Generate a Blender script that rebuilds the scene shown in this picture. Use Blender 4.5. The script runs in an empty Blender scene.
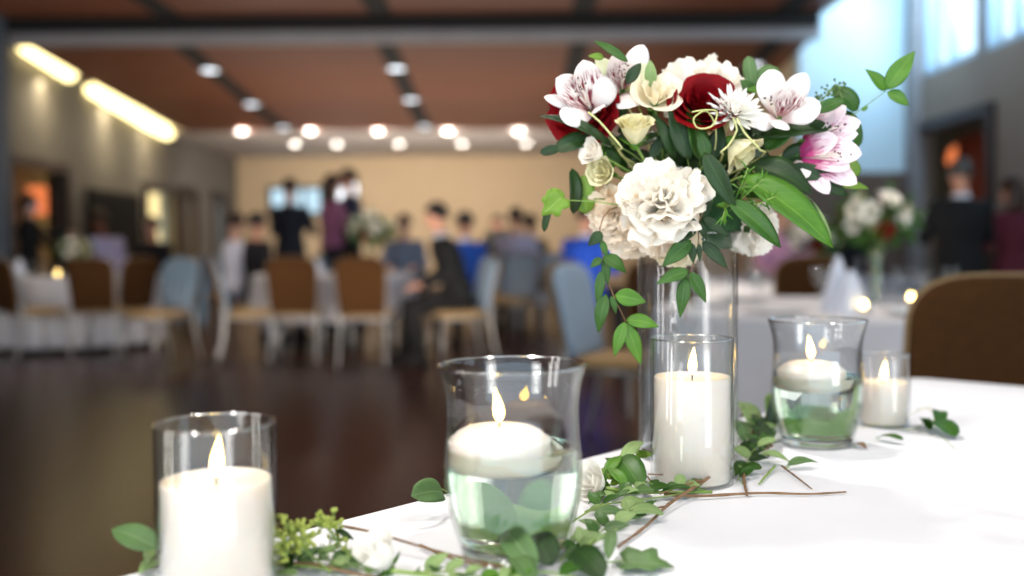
import bpy, bmesh, math, random
from mathutils import Vector, Matrix, Euler, Quaternion, noise
V = Vector
PI = math.pi
R = math.radians
rnd = random.Random(7)
scene = bpy.context.scene
COL = scene.collection

# ------------------------------------------------------------------ camera
EYE = V((0, 0, 1.05))
CAM_ROT = Matrix.Rotation(R(90 - 2.46), 3, 'X') @ Matrix.Rotation(R(-0.5), 3, 'Z')
cam_d = bpy.data.cameras.new('camera')
cam = bpy.data.objects.new('camera', cam_d)
COL.objects.link(cam)
cam.matrix_world = Matrix.Translation(EYE) @ CAM_ROT.to_4x4()
cam_d.sensor_width = 36
cam_d.lens = 36 * 1000 / 1024
cam_d.clip_start = 0.02
cam_d.clip_end = 200
cam_d.dof.use_dof = True
cam_d.dof.focus_distance = 1.12
cam_d.dof.aperture_fstop = 2.0
scene.camera = cam

def ray(px, py):
    return CAM_ROT @ V(((px - 512) / 1000, -(py - 288) / 1000, -1))
def P(px, py, d):
    """the place at distance d (along the room) that is seen at px, py"""
    r = ray(px, py)
    return EYE + r * (d / r.y)
def onz(px, py, z):
    r = ray(px, py)
    return EYE + r * ((z - EYE.z) / r.z)
TZ = 0.76
def Q(px, py, h=0.0):
    return onz(px, py, TZ + h)

# ------------------------------------------------------------------ materials
def sl(c):
    if isinstance(c, str):
        c = tuple(int(c[i:i + 2], 16) / 255 for i in (0, 2, 4))
        c = tuple(x / 12.92 if x <= .04045 else ((x + .055) / 1.055) ** 2.4 for x in c)
    return (c[0], c[1], c[2], 1)
class NT:
    def __init__(s, name):
        s.m = bpy.data.materials.new(name); s.m.use_nodes = True
        s.t = s.m.node_tree; s.t.nodes.clear()
        s.out = s.n('ShaderNodeOutputMaterial')
    def n(s, typ, **kw):
        nd = s.t.nodes.new(typ)
        for k, v in kw.items():
            if k.startswith('_'):
                setattr(nd, k[1:], v)
            else:
                nd.inputs[k.replace('__', ' ')].default_value = v
        return nd
    def l(s, a, b): s.t.links.new(a, b)
    def ramp(s, fac, stops):
        r = s.n('ShaderNodeValToRGB'); e = r.color_ramp.elements
        e[0].position, e[0].color = stops[0][0], sl(stops[0][1])
        e[1].position, e[1].color = stops[-1][0], sl(stops[-1][1])
        for p, c in stops[1:-1]:
            x = e.new(p); x.color = sl(c)
        s.l(fac, r.inputs[0]); return r.outputs[0]
    def math(s, op, a, b=None, c=None):
        m = s.n('ShaderNodeMath', _operation=op)
        for i, x in enumerate((a, b, c)):
            if x is None: continue
            if isinstance(x, (int, float)): m.inputs[i].default_value = x
            else: s.l(x, m.inputs[i])
        return m.outputs[0]

def mat(name, c1, c2=None, scale=8, rough=.5, metal=0, bump=0, bscale=60, spec=.5, trans=0, sheen=0, sss=0, detail=3, stretch=None):
    """noise-varied surface; trans = share of light let through (petals, leaves, cloth)"""
    t = NT(name)
    b = t.n('ShaderNodeBsdfPrincipled')
    b.inputs['Roughness'].default_value = rough
    b.inputs['Metallic'].default_value = metal
    b.inputs['Specular IOR Level'].default_value = spec
    if sheen: b.inputs['Sheen Weight'].default_value = sheen
    if sss:
        b.inputs['Subsurface Weight'].default_value = sss
        b.inputs['Subsurface Scale'].default_value = .02
        b.inputs['Subsurface Radius'].default_value = (1, .7, .45)
    tc = t.n('ShaderNodeTexCoord')
    src = tc.outputs['Object']
    if stretch:
        mp = t.n('ShaderNodeMapping'); mp.inputs['Scale'].default_value = stretch
        t.l(src, mp.inputs[0]); src = mp.outputs[0]
    nz = t.n('ShaderNodeTexNoise', Scale=scale, Detail=detail); t.l(src, nz.inputs[0])
    col = t.ramp(nz.outputs[0], [(.3, c1), (.7, c2 or c1)])
    t.l(col, b.inputs['Base Color'])
    if bump:
        n2 = t.n('ShaderNodeTexNoise', Scale=bscale, Detail=4); t.l(src, n2.inputs[0])
        bp = t.n('ShaderNodeBump', Strength=bump, Distance=.002)
        t.l(n2.outputs[0], bp.inputs['Height']); t.l(bp.outputs[0], b.inputs['Normal'])
    if trans:
        tr = t.n('ShaderNodeBsdfTranslucent'); t.l(col, tr.inputs[0])
        mx = t.n('ShaderNodeMixShader'); mx.inputs[0].default_value = trans
        t.l(b.outputs[0], mx.inputs[1]); t.l(tr.outputs[0], mx.inputs[2])
        t.l(mx.outputs[0], t.out.inputs[0])
    else:
        t.l(b.outputs[0], t.out.inputs[0])
    return t.m

def emit(name, c, s):
    t = NT(name)
    e = t.n('ShaderNodeEmission', Strength=s); e.inputs[0].default_value = sl(c)
    t.l(e.outputs[0], t.out.inputs[0]); return t.m

def thin_glass(name, tint=(.985, .99, .99), edge=(.6, .64, .64), f0=.045):
    t = NT(name)
    g = t.n('ShaderNodeNewGeometry')
    d = t.n('ShaderNodeVectorMath', _operation='DOT_PRODUCT')
    t.l(g.outputs['Normal'], d.inputs[0]); t.l(g.outputs['Incoming'], d.inputs[1])
    a = t.math('SUBTRACT', 1.0, t.math('ABSOLUTE', d.outputs['Value']))
    f = t.math('MULTIPLY_ADD', t.math('POWER', a, 5.0), .94, f0)
    tr = t.n('ShaderNodeBsdfTransparent')
    mc = t.n('ShaderNodeMix', _data_type='RGBA')
    t.l(t.math('POWER', a, 4.0), mc.inputs[0])
    mc.inputs[6].default_value = (*tint, 1); mc.inputs[7].default_value = (*edge, 1)
    t.l(mc.outputs[2], tr.inputs[0])
    gl = t.n('ShaderNodeBsdfGlossy', Roughness=.0); gl.inputs[0].default_value = (1, 1, 1, 1)
    mx = t.n('ShaderNodeMixShader'); t.l(f, mx.inputs[0]); t.l(tr.outputs[0], mx.inputs[1]); t.l(gl.outputs[0], mx.inputs[2])
    t.l(mx.outputs[0], t.out.inputs[0]); return t.m

def rim(mm, r, z, w=.0011):
    return mm.ring([(r + w * math.cos(2 * PI * i / 8), z + w * math.sin(2 * PI * i / 8)) for i in range(8)], seg=72)
def real_glass(name, ior, c=(1, 1, 1)):
    t = NT(name)
    g = t.n('ShaderNodeBsdfGlass', IOR=ior, Roughness=0.0); g.inputs[0].default_value = (*c, 1)
    t.l(g.outputs[0], t.out.inputs[0]); return t.m

def petal_streaked(name, base, throat, streak, amount=.5, reach=.45):
    """white petal with tinted throat and dark streaks that run along it (uv: x across, y along)"""
    t = NT(name)
    uv = t.n('ShaderNodeTexCoord').outputs['UV']
    mp = t.n('ShaderNodeMapping'); mp.inputs['Scale'].default_value = (13, 2.6, 1); t.l(uv, mp.inputs[0])
    nz = t.n('ShaderNodeTexNoise', Scale=1.6, Detail=1.5); t.l(mp.outputs[0], nz.inputs[0])
    sx = t.n('ShaderNodeSeparateXYZ'); t.l(uv, sx.inputs[0])
    y = sx.outputs[1]
    up = t.math('SMOOTH_MIN', t.math('MULTIPLY', y, 4.0), 1.0, .1)
    dn = t.math('MINIMUM', t.math('MAXIMUM', t.math('MULTIPLY', t.math('SUBTRACT', .86, y), 5.0), 0), 1)
    k = t.math('MULTIPLY', t.math('MULTIPLY', up, dn), t.math('MINIMUM', t.math('MAXIMUM', t.math('MULTIPLY', t.math('SUBTRACT', nz.outputs[0], 1 - amount), 14.0), 0), 1))
    bc = t.ramp(y, [(0, throat), (reach * .6, throat), (reach, base), (1, base)])
    m = t.n('ShaderNodeMix', _data_type='RGBA'); t.l(k, m.inputs[0]); t.l(bc, m.inputs[6]); m.inputs[7].default_value = sl(streak)
    b = t.n('ShaderNodeBsdfPrincipled', Roughness=.55); t.l(m.outputs[2], b.inputs['Base Color'])
    tr = t.n('ShaderNodeBsdfTranslucent'); t.l(m.outputs[2], tr.inputs[0])
    mx = t.n('ShaderNodeMixShader'); mx.inputs[0].default_value = .3
    t.l(b.outputs[0], mx.inputs[1]); t.l(tr.outputs[0], mx.inputs[2]); t.l(mx.outputs[0], t.out.inputs[0])
    return t.m

def leaf_mat(name, c1, c2, vein, rough=.48, trans=.25):
    """leaf with pale midrib and side veins (uv: x across, y along)"""
    t = NT(name)
    uv = t.n('ShaderNodeTexCoord').outputs['UV']
    sx = t.n('ShaderNodeSeparateXYZ'); t.l(uv, sx.inputs[0])
    x = t.math('ABSOLUTE', t.math('SUBTRACT', sx.outputs[0], .5))
    mid = t.math('MAXIMUM', t.math('SUBTRACT', 1.0, t.math('MULTIPLY', x, 28.0)), 0)
    w = t.math('FRACT', t.math('MULTIPLY', t.math('SUBTRACT', sx.outputs[1], t.math('MULTIPLY', x, .45)), 9.0))
    side = t.math('MULTIPLY', t.math('MAXIMUM', t.math('SUBTRACT', 1.0, t.math('MULTIPLY', t.math('ABSOLUTE', t.math('SUBTRACT', w, .5)), 14.0)), 0), .35)
    ve = t.math('MULTIPLY', t.math('MAXIMUM', mid, side), .55)
    nz = t.n('ShaderNodeTexNoise', Scale=30.0, Detail=3); t.l(t.n('ShaderNodeTexCoord').outputs['Object'], nz.inputs[0])
    col = t.ramp(nz.outputs[0], [(.3, c1), (.7, c2)])
    m = t.n('ShaderNodeMix', _data_type='RGBA'); t.l(ve, m.inputs[0]); t.l(col, m.inputs[6]); m.inputs[7].default_value = sl(vein)
    b = t.n('ShaderNodeBsdfPrincipled', Roughness=rough); t.l(m.outputs[2], b.inputs['Base Color'])
    bp = t.n('ShaderNodeBump', Strength=.35, Distance=.001); t.l(ve, bp.inputs['Height']); t.l(bp.outputs[0], b.inputs['Normal'])
    tr = t.n('ShaderNodeBsdfTranslucent'); t.l(m.outputs[2], tr.inputs[0])
    mx = t.n('ShaderNodeMixShader'); mx.inputs[0].default_value = trans
    t.l(b.outputs[0], mx.inputs[1]); t.l(tr.outputs[0], mx.inputs[2]); t.l(mx.outputs[0], t.out.inputs[0])
    return t.m

def plank_mat(name, c1, c2, rough, pw, pl):
    t = NT(name)
    tc = t.n('ShaderNodeTexCoord')
    br = t.n('ShaderNodeTexBrick'); t.l(tc.outputs['Object'], br.inputs[0])
    br.inputs['Color1'].default_value = sl(c1); br.inputs['Color2'].default_value = sl(c2)
    br.inputs['Mortar'].default_value = sl('0c0706'); br.inputs['Scale'].default_value = 1
    br.inputs['Mortar Size'].default_value = .003; br.inputs['Brick Width'].default_value = pl; br.inputs['Row Height'].default_value = pw
    mp = t.n('ShaderNodeMapping'); mp.inputs['Scale'].default_value = (1.5, 30, 1); t.l(tc.outputs['Object'], mp.inputs[0])
    nz = t.n('ShaderNodeTexNoise', Scale=2.0, Detail=5); t.l(mp.outputs[0], nz.inputs[0])
    m = t.n('ShaderNodeMix', _data_type='RGBA', _blend_type='MULTIPLY'); m.inputs[0].default_value = .5
    t.l(br.outputs[0], m.inputs[6]); t.l(nz.outputs[0], m.inputs[7])
    b = t.n('ShaderNodeBsdfPrincipled', Roughness=rough); b.inputs['Specular IOR Level'].default_value = .16; t.l(m.outputs[2], b.inputs['Base Color'])
    t.l(b.outputs[0], t.out.inputs[0]); return t.m

M = {}
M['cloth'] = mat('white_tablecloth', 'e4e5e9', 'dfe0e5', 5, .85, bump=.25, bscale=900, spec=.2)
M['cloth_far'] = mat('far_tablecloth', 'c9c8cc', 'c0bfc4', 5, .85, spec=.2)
M['napkin'] = mat('napkin', 'dfe3ee', 'd3d9e6', 5, .8, spec=.2)
M['plate'] = mat('china', 'e8e8ea', 'e4e4e6', 5, .2)
M['glass'] = thin_glass('clear_glass')
M['rimglass'] = thin_glass('polished_glass_rim', (.9, .93, .93), (.7, .75, .75), .3)
M['solidglass'] = real_glass('thick_clear_glass', 1.45)
M['water'] = real_glass('water', 1.33, (.965, 1, .95))
M['wax'] = mat('candle_wax', 'e8dfd4', 'e2d8cb', 14, .42, sss=.6, spec=.4)
M['wick'] = mat('burnt_wick', '1a120d', '30221a', 40, .9)
M['flame'] = emit('candle_flame', (1, .62, .15), 17)
M['flame_far'] = emit('far_candle_flame', (1, .68, .22), 30)
M['petal_white'] = mat('white_petal', 'fbf3e6', 'fcf7ee', 12, .55, trans=.28, spec=.3)
M['petal_ivory'] = mat('ivory_petal', 'f2e6c6', 'f6eed8', 18, .55, trans=.28, spec=.3)
M['petal_cream'] = mat('cream_petal', 'ece3ac', 'f2ecca', 18, .55, trans=.28, spec=.3)
M['petal_peach'] = mat('peach_petal', 'f8e4c8', 'faeedd', 14, .55, trans=.28, spec=.3)
M['petal_red'] = mat('red_petal', '64020a', '860610', 30, .6, trans=.1, spec=.12)
M['petal_mum'] = mat('mum_petal', 'fbfaf6', 'f4f2ea', 12, .5, trans=.3, spec=.3)
M['al_plain'] = petal_streaked('alstroemeria_petal', 'fbf5f2', 'f0d8d4', 'e8c8c0', .3)
M['al_streak'] = petal_streaked('alstroemeria_streaked_petal', 'faf0ec', 'f0c4bc', '861c32', .535)
M['al_pink'] = petal_streaked('alstroemeria_pink_petal', 'faeaee', 'c2337c', 'c05a90', .47, .72)
M['al_lime'] = petal_streaked('alstroemeria_green_tipped_petal', 'eef0cf', 'd6dc9a', 'd8d8a0', .3)
M['anther'] = mat('anther', '3a1b14', '582c1c', 40, .7)
M['leaf_dark'] = leaf_mat('dark_leaf', '15300a', '20430f', '42682a')
M['leaf_mid'] = leaf_mat('mid_green_leaf', '28500f', '386816', '648c3c')
M['leaf_bright'] = leaf_mat('bright_green_leaf', '427417', '55881f', '88ae4c')
M['leaf_lime'] = leaf_mat('lime_leaf', '648c1c', '7ba030', 'a4c060')
M['leaf_euc'] = leaf_mat('eucalyptus_leaf', '4b6c38', '5e8048', '90a878', rough=.55)
M['leaf_pale'] = leaf_mat('pale_olive_leaf', '7c9a5a', '90aa6a', 'b6c896', rough=.6)
M['stem_green'] = mat('green_stem', '6c8c3c', '88a050', 20, .5)
M['stem_pale'] = mat('pale_stem', 'b7b870', 'c8c88a', 20, .5)
M['twig'] = mat('brown_twig', '64492f', '856648', 60, .8, bump=.4, bscale=300)
M['berry'] = mat('green_berry', '8f9f3e', 'aab456', 40, .55)
M['foam'] = mat('floral_foam', '1f4a24', '28552c', 60, .9)
M['baby'] = mat('gypsophila', 'f4f4f0', 'ffffff', 20, .7)
M['wall'] = mat('wall_paint', '6f6b64', '747068', 2, .8)
M['wall_tan'] = mat('tan_wall_paint', 'c6b08e', 'ccb694', 2, .8)
M['wall_bay'] = mat('pale_bay_paint', 'c3dbe8', 'cae0ec', 2, .7)
M['wall_r'] = mat('right_wall_paint', '8d8074', '918478', 2, .8)
M['soffit'] = mat('soffit_paint', 'b5ada6', 'bbb2aa', 2, .8)
M['woodceil'] = mat('ceiling_veneer', '693a22', '77452b', 1.2, .55, stretch=(.6, 5, 1), detail=5)
M['black'] = mat('black_slot', '0a0808', '100d0c', 10, .8)
M['beam'] = mat('painted_beam', '8b878a', '939092', 3, .6)
M['darkwood'] = mat('dark_door_wood', '26140e', '321a12', 4, .5, stretch=(1, 1, 8))
M['brown_wall'] = mat('brown_wall', '5b4a3e', '635146', 4, .6)  # wall beyond the right door; also the shade colour of the lower bay wall
M['floor'] = plank_mat('dark_floorboards', '3a1f18', '4a2a20', .27, .09, 1.2)
M['frame_white'] = mat('window_frame_paint', 'a9c3d6', 'b0c8da', 3, .5)
M['winglass'] = thin_glass('window_glass', (.95, .98, 1), (.8, .85, .9))
M['downlight'] = emit('lit_downlight', (1, .93, .82), 22)
M['dimlight'] = emit('dim_downlight', (.85, .92, 1), 3.2)
M['cove'] = emit('lit_cove', (1, .80, .36), 3.6)
M['warmroom'] = emit('lit_room_beyond', (1, .78, .36), 1.1)
M['daywin'] = emit('daylit_pane', (.6, .85, 1), .8)
M['screen'] = emit('lit_screen', (.9, .95, 1), 2.0)
M['orange'] = emit('orange_lamp_shade', (1, .25, .08), .7)
M['metal'] = mat('champagne_metal', '9c9a98', 'a6a4a2', 20, .35, metal=.6)
M['ringmetal'] = mat('light_trim_metal', 'c8c6c2', 'd2d0cc', 20, .4)
M['brown_fab'] = mat('brown_chair_fabric', '3c2510', '482d14', 60, .9, bump=.4, bscale=700, spec=.15)
M['tan_fab'] = mat('tan_chair_fabric', '8d734e', '9a7f58', 60, .85, bump=.3, bscale=400)
M['blue_fab'] = mat('pale_blue_chair_fabric', '76879a', '8495a5', 60, .85, bump=.3, bscale=400)
M['piping'] = mat('chair_piping', '7d6646', '88704d', 60, .8)
M['tv'] = mat('dark_screen', '070708', '0b0b0d', 4, .6, spec=.1)

# ------------------------------------------------------------------ mesh builder
class MB:
    def __init__(s): s.v = []; s.f = []; s.uv = []
    def _add(s, vs, fs, uvs=None):
        o = len(s.v); s.v += [V(x) for x in vs]
        for f in fs:
            s.f.append(tuple(i + o for i in f))
            s.uv.append([uvs[i] for i in f] if uvs else [(0, 0)] * len(f))
        return s
    def grid(s, rows, uv=True, close=False):
        """rows: list of equal-length lists of points"""
        n, m = len(rows), len(rows[0])
        vs = [p for r in rows for p in r]
        uvs = [(j / max(1, m - 1), i / max(1, n - 1)) for i in range(n) for j in range(m)]
        fs = []
        for i in range(n - 1):
            for j in range(m if close else m - 1):
                k = (j + 1) % m
                fs.append((i * m + j, i * m + k, (i + 1) * m + k, (i + 1) * m + j))
        return s._add(vs, fs, uvs)
    def lathe(s, prof, c=(0, 0, 0), seg=32, axis=None, sx=1, sy=1):
        c = V(c); q = V((0, 0, 1)).rotation_difference(V(axis).normalized()) if axis is not None else None
        rows = []
        for r, z in prof:
            row = []
            for j in range(seg):
                a = 2 * PI * j / seg
                p = V((r * math.cos(a) * sx, r * math.sin(a) * sy, z))
                if q: p = q @ p
                row.append(c + p)
            rows.append(row)
        s.grid(rows, close=True)
        o = len(s.v) - seg * len(prof)
        if prof[0][0] > 1e-5: s.f.append(tuple(reversed(range(o, o + seg)))); s.uv.append([(0, 0)] * seg)
        if prof[-1][0] > 1e-5:
            e = len(s.v) - seg; s.f.append(tuple(range(e, e + seg))); s.uv.append([(0, 0)] * seg)
        return s
    def ring(s, prof, c=(0, 0, 0), seg=48):
        """closed profile swept round z (walls of a vessel)"""
        prof = list(prof) + [prof[0]]
        rows = [[V(c) + V((r * math.cos(2 * PI * j / seg), r * math.sin(2 * PI * j / seg), z)) for j in range(seg)] for r, z in prof]
        return s.grid(rows, close=True)
    def tube(s, pts, rad, seg=8, cap=True):
        pts = [V(p) for p in pts]; n = len(pts)
        if not isinstance(rad, (list, tuple)): rad = [rad] * n
        rows = []; up = None
        for i in range(n):
            d = (pts[min(i + 1, n - 1)] - pts[max(i - 1, 0)])
            d = d.normalized() if d.length > 1e-9 else V((0, 0, 1))
            if up is None: up = V((0, 0, 1)) if abs(d.z) < .9 else V((1, 0, 0))
            a = d.cross(up)
            a = a.normalized() if a.length > 1e-6 else d.orthogonal().normalized()
            b = a.cross(d).normalized(); up = b
            rows.append([pts[i] + (a * math.cos(2 * PI * j / seg) + b * math.sin(2 * PI * j / seg)) * rad[i] for j in range(seg)])
        s.grid(rows, close=True)
        if cap:
            o = len(s.v) - seg * n
            s.f.append(tuple(reversed(range(o, o + seg)))); s.uv.append([(0, 0)] * seg)
            e = len(s.v) - seg; s.f.append(tuple(range(e, e + seg))); s.uv.append([(0, 0)] * seg)
        return s
    def ball(s, c, r, seg=12, rings=8, axis=None):
        r = V((r, r, r)) if isinstance(r, (int, float)) else V(r)
        c = V(c); q = V((0, 0, 1)).rotation_difference(V(axis).normalized()) if axis is not None else None
        rows = []
        for i in range(rings + 1):
            t = PI * i / rings
            row = []
            for j in range(seg):
                a = 2 * PI * j / seg
                p = V((r.x * math.sin(t) * math.cos(a), r.y * math.sin(t) * math.sin(a), -r.z * math.cos(t)))
                row.append(c + (q @ p if q else p))
            rows.append(row)
        return s.grid(rows, close=True)
    def box(s, c, size, rot=None, bev=0):
        c = V(c); x, y, z = V(size) / 2
        bm = bmesh.new(); bmesh.ops.create_cube(bm, size=1)
        bmesh.ops.scale(bm, vec=V(size), verts=bm.verts)
        if bev: bmesh.ops.bevel(bm, geom=list(bm.edges), offset=bev, segments=2, affect='EDGES', profile=.6)
        if rot is not None: bmesh.ops.rotate(bm, cent=(0, 0, 0), matrix=Euler(rot).to_matrix(), verts=bm.verts)
        bm.verts.index_update()
        s._add([c + v.co for v in bm.verts], [[v.index for v in f.verts] for f in bm.faces]); bm.free()
        return s
    def prism(s, outline, y0, y1, fn=None, bev=.0):
        """outline of (x, z) in the xz plane, thick along y; rounded rim; fn maps the points"""
        fn = fn or (lambda p: p)
        cx = sum(p[0] for p in outline) / len(outline); cz = sum(p[1] for p in outline) / len(outline)
        def loop(y, k):
            return [fn(V((cx + (x - cx) * k, y, cz + (z - cz) * k))) for x, z in outline]
        w = max(abs(x - cx) for x, z in outline); k = 1 - bev / w if w else 1
        rows = [loop(y0, k * .5), loop(y0, k), loop(y0 + (y1 - y0) * .2, 1), loop(y0 + (y1 - y0) * .8, 1), loop(y1, k), loop(y1, k * .5)]
        s.grid(rows, close=True)
        n = len(outline); o = len(s.v) - n * 6
        s.f.append(tuple(reversed(range(o, o + n)))); s.uv.append([(0, 0)] * n)
        e = len(s.v) - n; s.f.append(tuple(range(e, e + n))); s.uv.append([(0, 0)] * n)
        return s
    def build(s, name, m, parent=None, smooth=True, origin=None, solid=0):
        if origin is None: origin = parent['_o'] if parent is not None and '_o' in parent else (0, 0, 0)
        origin = V(origin)
        me = bpy.data.meshes.new(name)
        me.from_pydata([tuple(p - origin) for p in s.v], [], s.f)
        ul = me.uv_layers.new(name='uv')
        i = 0; flat = []
        for u in s.uv:
            for a in u: flat += [a[0], a[1]]
        ul.data.foreach_set('uv', flat)
        me.materials.append(M[m] if isinstance(m, str) else m)
        bm = bmesh.new(); bm.from_mesh(me)
        bmesh.ops.recalc_face_normals(bm, faces=bm.faces)
        bm.to_mesh(me); bm.free()
        if smooth:
            me.polygons.foreach_set('use_smooth', [True] * len(me.polygons))
            if smooth == 'auto': me.set_sharp_from_angle(angle=R(40))
        o = bpy.data.objects.new(name, me); COL.objects.link(o)
        if parent is not None: o.parent = parent
        else: o.location = origin
        if solid:
            md = o.modifiers.new('thickness', 'SOLIDIFY'); md.thickness = solid; md.offset = 0
        return o

def thing(name, label, cat, loc=(0, 0, 0), rz=0, group=None, baked=False):
    o = bpy.data.objects.new(name, None); COL.objects.link(o)
    o.empty_display_size = .05
    o.location = loc; o.rotation_euler = (0, 0, rz)
    o['label'] = label; o['category'] = cat
    if group: o['group'] = group
    if baked: o['_o'] = tuple(loc)        # its parts are given in room coordinates
    return o
def tag(o, label, cat, group=None, kind=None):
    o['label'] = label; o['category'] = cat
    if group: o['group'] = group
    if kind: o['kind'] = kind
    return o
def struct(o): o['kind'] = 'structure'; return o
def dup(root, loc, rz=0, label=None, group=None, scale=None):
    r = root.copy(); COL.objects.link(r); r.location = loc; r.rotation_euler = (0, 0, rz)
    if label: r['label'] = label
    if group: r['group'] = group
    if scale: r.scale = (scale,) * 3
    def kids(src, dst):
        for ch in list(src.children):
            c = ch.copy(); COL.objects.link(c); c.parent = dst; kids(ch, c)
    kids(root, r)
    return r

def bez(pts, n=14):
    """smooth path through points (Catmull-Rom)"""
    pts = [V(p) for p in pts]
    if len(pts) < 3: return [pts[0].lerp(pts[-1], i / n) for i in range(n + 1)]
    out = []; q = [pts[0] * 2 - pts[1]] + pts + [pts[-1] * 2 - pts[-2]]
    k = max(2, n // (len(pts) - 1))
    for i in range(1, len(q) - 2):
        for j in range(k):
            t = j / k; a, b, c, d = q[i - 1], q[i], q[i + 1], q[i + 2]
            out.append(.5 * ((2 * b) + (c - a) * t + (2 * a - 5 * b + 4 * c - d) * t * t + (3 * b - a - 3 * c + d) * t ** 3))
    out.append(pts[-1]); return out

# ------------------------------------------------------------------ the room
YB = 22.0
def zc(y):
    if y >= 17.1: return 3.02
    if y >= 11.45: return 3.02 + .36 * ((17.1 - y) / 5.65) ** 1.3
    return 3.62
m = MB(); m.grid([[V((x, y, 0)) for x in (-6.3, 5.2)] for y in (-3.2, 22.3)]); struct(m.build('floor', 'floor', smooth=False))
def ceil_strip(x0, x1, ys, dz=0):
    mm = MB(); top = [[V((x0, y, zc(y) + dz)), V((x1, y, zc(y) + dz))] for y in ys]
    mm.grid(top); mm.grid([[p + V((0, 0, .03)) for p in r] for r in top])
    mm.grid([[r[0], r[0] + V((0, 0, .03))] for r in top]); mm.grid([[r[1], r[1] + V((0, 0, .03))] for r in top])
    mm.grid([[top[0][0], top[0][1]], [top[0][0] + V((0, 0, .03)), top[0][1] + V((0, 0, .03))]])
    return mm
ys1 = [11.45 + 5.64 * i / 24 for i in range(25)]
struct(MB().box((-1.35, 14.2, 3.9), (9.8, 6.4, .1)).build('ceiling', 'wall', smooth=False))
struct(ceil_strip(-5.5, 3.45, ys1).build('ceiling', 'woodceil', smooth='auto'))
struct(MB().box((-1.375, 4.0, 3.67), (9.65, 14.5, .1)).build('ceiling', 'woodceil', smooth=False))
struct(MB().box((-.55, 19.7, 3.12), (11.3, 5.2, .2)).build('ceiling', 'soffit', smooth=False))
struct(MB().box((4.3, 9.5, 5.1), (1.9, 25.5, .1)).build('ceiling', 'wall_bay', smooth=False))
struct(MB().box((3.5, 4.5, 4.36), (.1, 15.4, 1.45)).build('wall_aisle_header', 'wall_bay', smooth=False))
struct(MB().box((-1.3, 11.42, 3.43), (9.6, .16, .17), bev=.01).build('trim_1', 'beam', smooth='auto'))
struct(MB().box((-1.375, 11.36, 3.66), (9.65, .3, .38)).build('trim_2', 'black', smooth=False))
k = 3
for x in (-3.75, -1.42, .8, 3.05):
    struct(ceil_strip(x - .11, x + .11, ys1, -.014).build('trim_%d' % k, 'black', smooth='auto'))
    struct(MB().box((x, 4.2, 3.61), (.24, 14, .03)).build('trim_%d' % (k + 1), 'black', smooth=False)); k += 2
# left wall with openings: built as piers and lintels
def wall_open(name, X, y0, y1, ztop, holes, m, th=.2, side=-1):
    mm = MB(); xs = X + side * th / 2
    cur = y0
    for a, b, zlo, zhi in sorted(holes):
        if a > cur: mm.box((xs, (cur + a) / 2, ztop / 2), (th, a - cur, ztop))
        if zlo > 0: mm.box((xs, (a + b) / 2, zlo / 2), (th, b - a, zlo))
        mm.box((xs, (a + b) / 2, (zhi + ztop) / 2), (th, b - a, ztop - zhi))
        cur = b
    mm.box((xs, (cur + y1) / 2, ztop / 2), (th, y1 - cur, ztop))
    return struct(mm.build(name, m, smooth=False))
def yl(px): return -6.0 / ((px - 512) / 1000)
XL = -6.0
d1 = (yl(10), yl(68)); w1 = (yl(146), yl(178)); d2 = (yl(184), yl(197)); d3 = (yl(214), yl(226))
wall_open('wall_left', XL, -3.2, 22, 3.86, [(d1[0], d1[1], 0, 2.1), (w1[0], w1[1], .7, 2.05), (d2[0], d2[1], 0, 2.1), (d3[0], d3[1], 0, 2.1)], 'wall')
def casing(name, X, a, b, zlo, zhi, m, s=1):
    mm = MB(); w = .1
    mm.box((X + s * .02, a, (zlo + zhi) / 2), (.08, w, zhi - zlo + .1)); mm.box((X + s * .02, b, (zlo + zhi) / 2), (.08, w, zhi - zlo + .1))
    mm.box((X + s * .021, (a + b) / 2, zhi + .02), (.082, b - a + w, .12))
    if zlo > .05: mm.box((X + s * .03, (a + b) / 2, zlo), (.1, b - a + w, .06))
    return struct(mm.build(name, m, smooth=False))
c = casing('door_1', XL, d1[0], d1[1], 0, 2.1, 'darkwood')
MB().box((XL - .12, (d1[0] + d1[1]) / 2 + .7, 1.02), (.05, (d1[1] - d1[0]) * .2, 2.04), bev=.005).build('door_leaf', 'darkwood', c, smooth='auto')
casing('window_1', XL, w1[0], w1[1], .7, 2.05, 'darkwood')
casing('door_2', XL, d2[0], d2[1], 0, 2.1, 'darkwood')
casing('door_3', XL, d3[0], d3[1], 0, 2.1, 'darkwood')
# room beyond the left wall, lit warm and cool
struct(MB().box((XL - 1.4, 17.5, 1.4), (.1, 13, 2.8)).box((XL - .8, 11, 1.4), (1.3, .1, 2.8)).box((XL - .8, 24, 1.4), (1.3, .1, 2.8)).build('wall_beyond_left', 'wall_tan', smooth=False))
struct(MB().box((XL - .9, 17.5, 2.85), (1.2, 13.1, .1)).build('ceiling', 'soffit', smooth=False))
struct(MB().box((XL - .85, 17.5, -.03), (1.3, 13.1, .05)).build('floor', 'floor', smooth=False))
struct(MB().box((XL - .45, (w1[0] + w1[1]) / 2 + .1, 1.38), (.04, w1[1] - w1[0] + .5, 1.3)).build('window_2', 'warmroom', smooth=False))
struct(MB().box((XL - .45, (d3[0] + d3[1]) / 2 + .1, 1.2), (.04, d3[1] - d3[0] + .6, 1.6)).build('window_3', 'daywin', smooth=False))
t = thing('floor_lamp', 'lamp with an orange glowing shade beyond the dark left doorway', 'lamp', (XL - .8, 14.5, 0))
MB().lathe([(.14, 0), (.14, .02), (.02, .04), (.012, 1.3)]).build('pole', 'metal', t)
MB().lathe([(.24, 1.55), (.17, 1.95)], seg=24).build('lamp_shade', 'orange', t)
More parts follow.
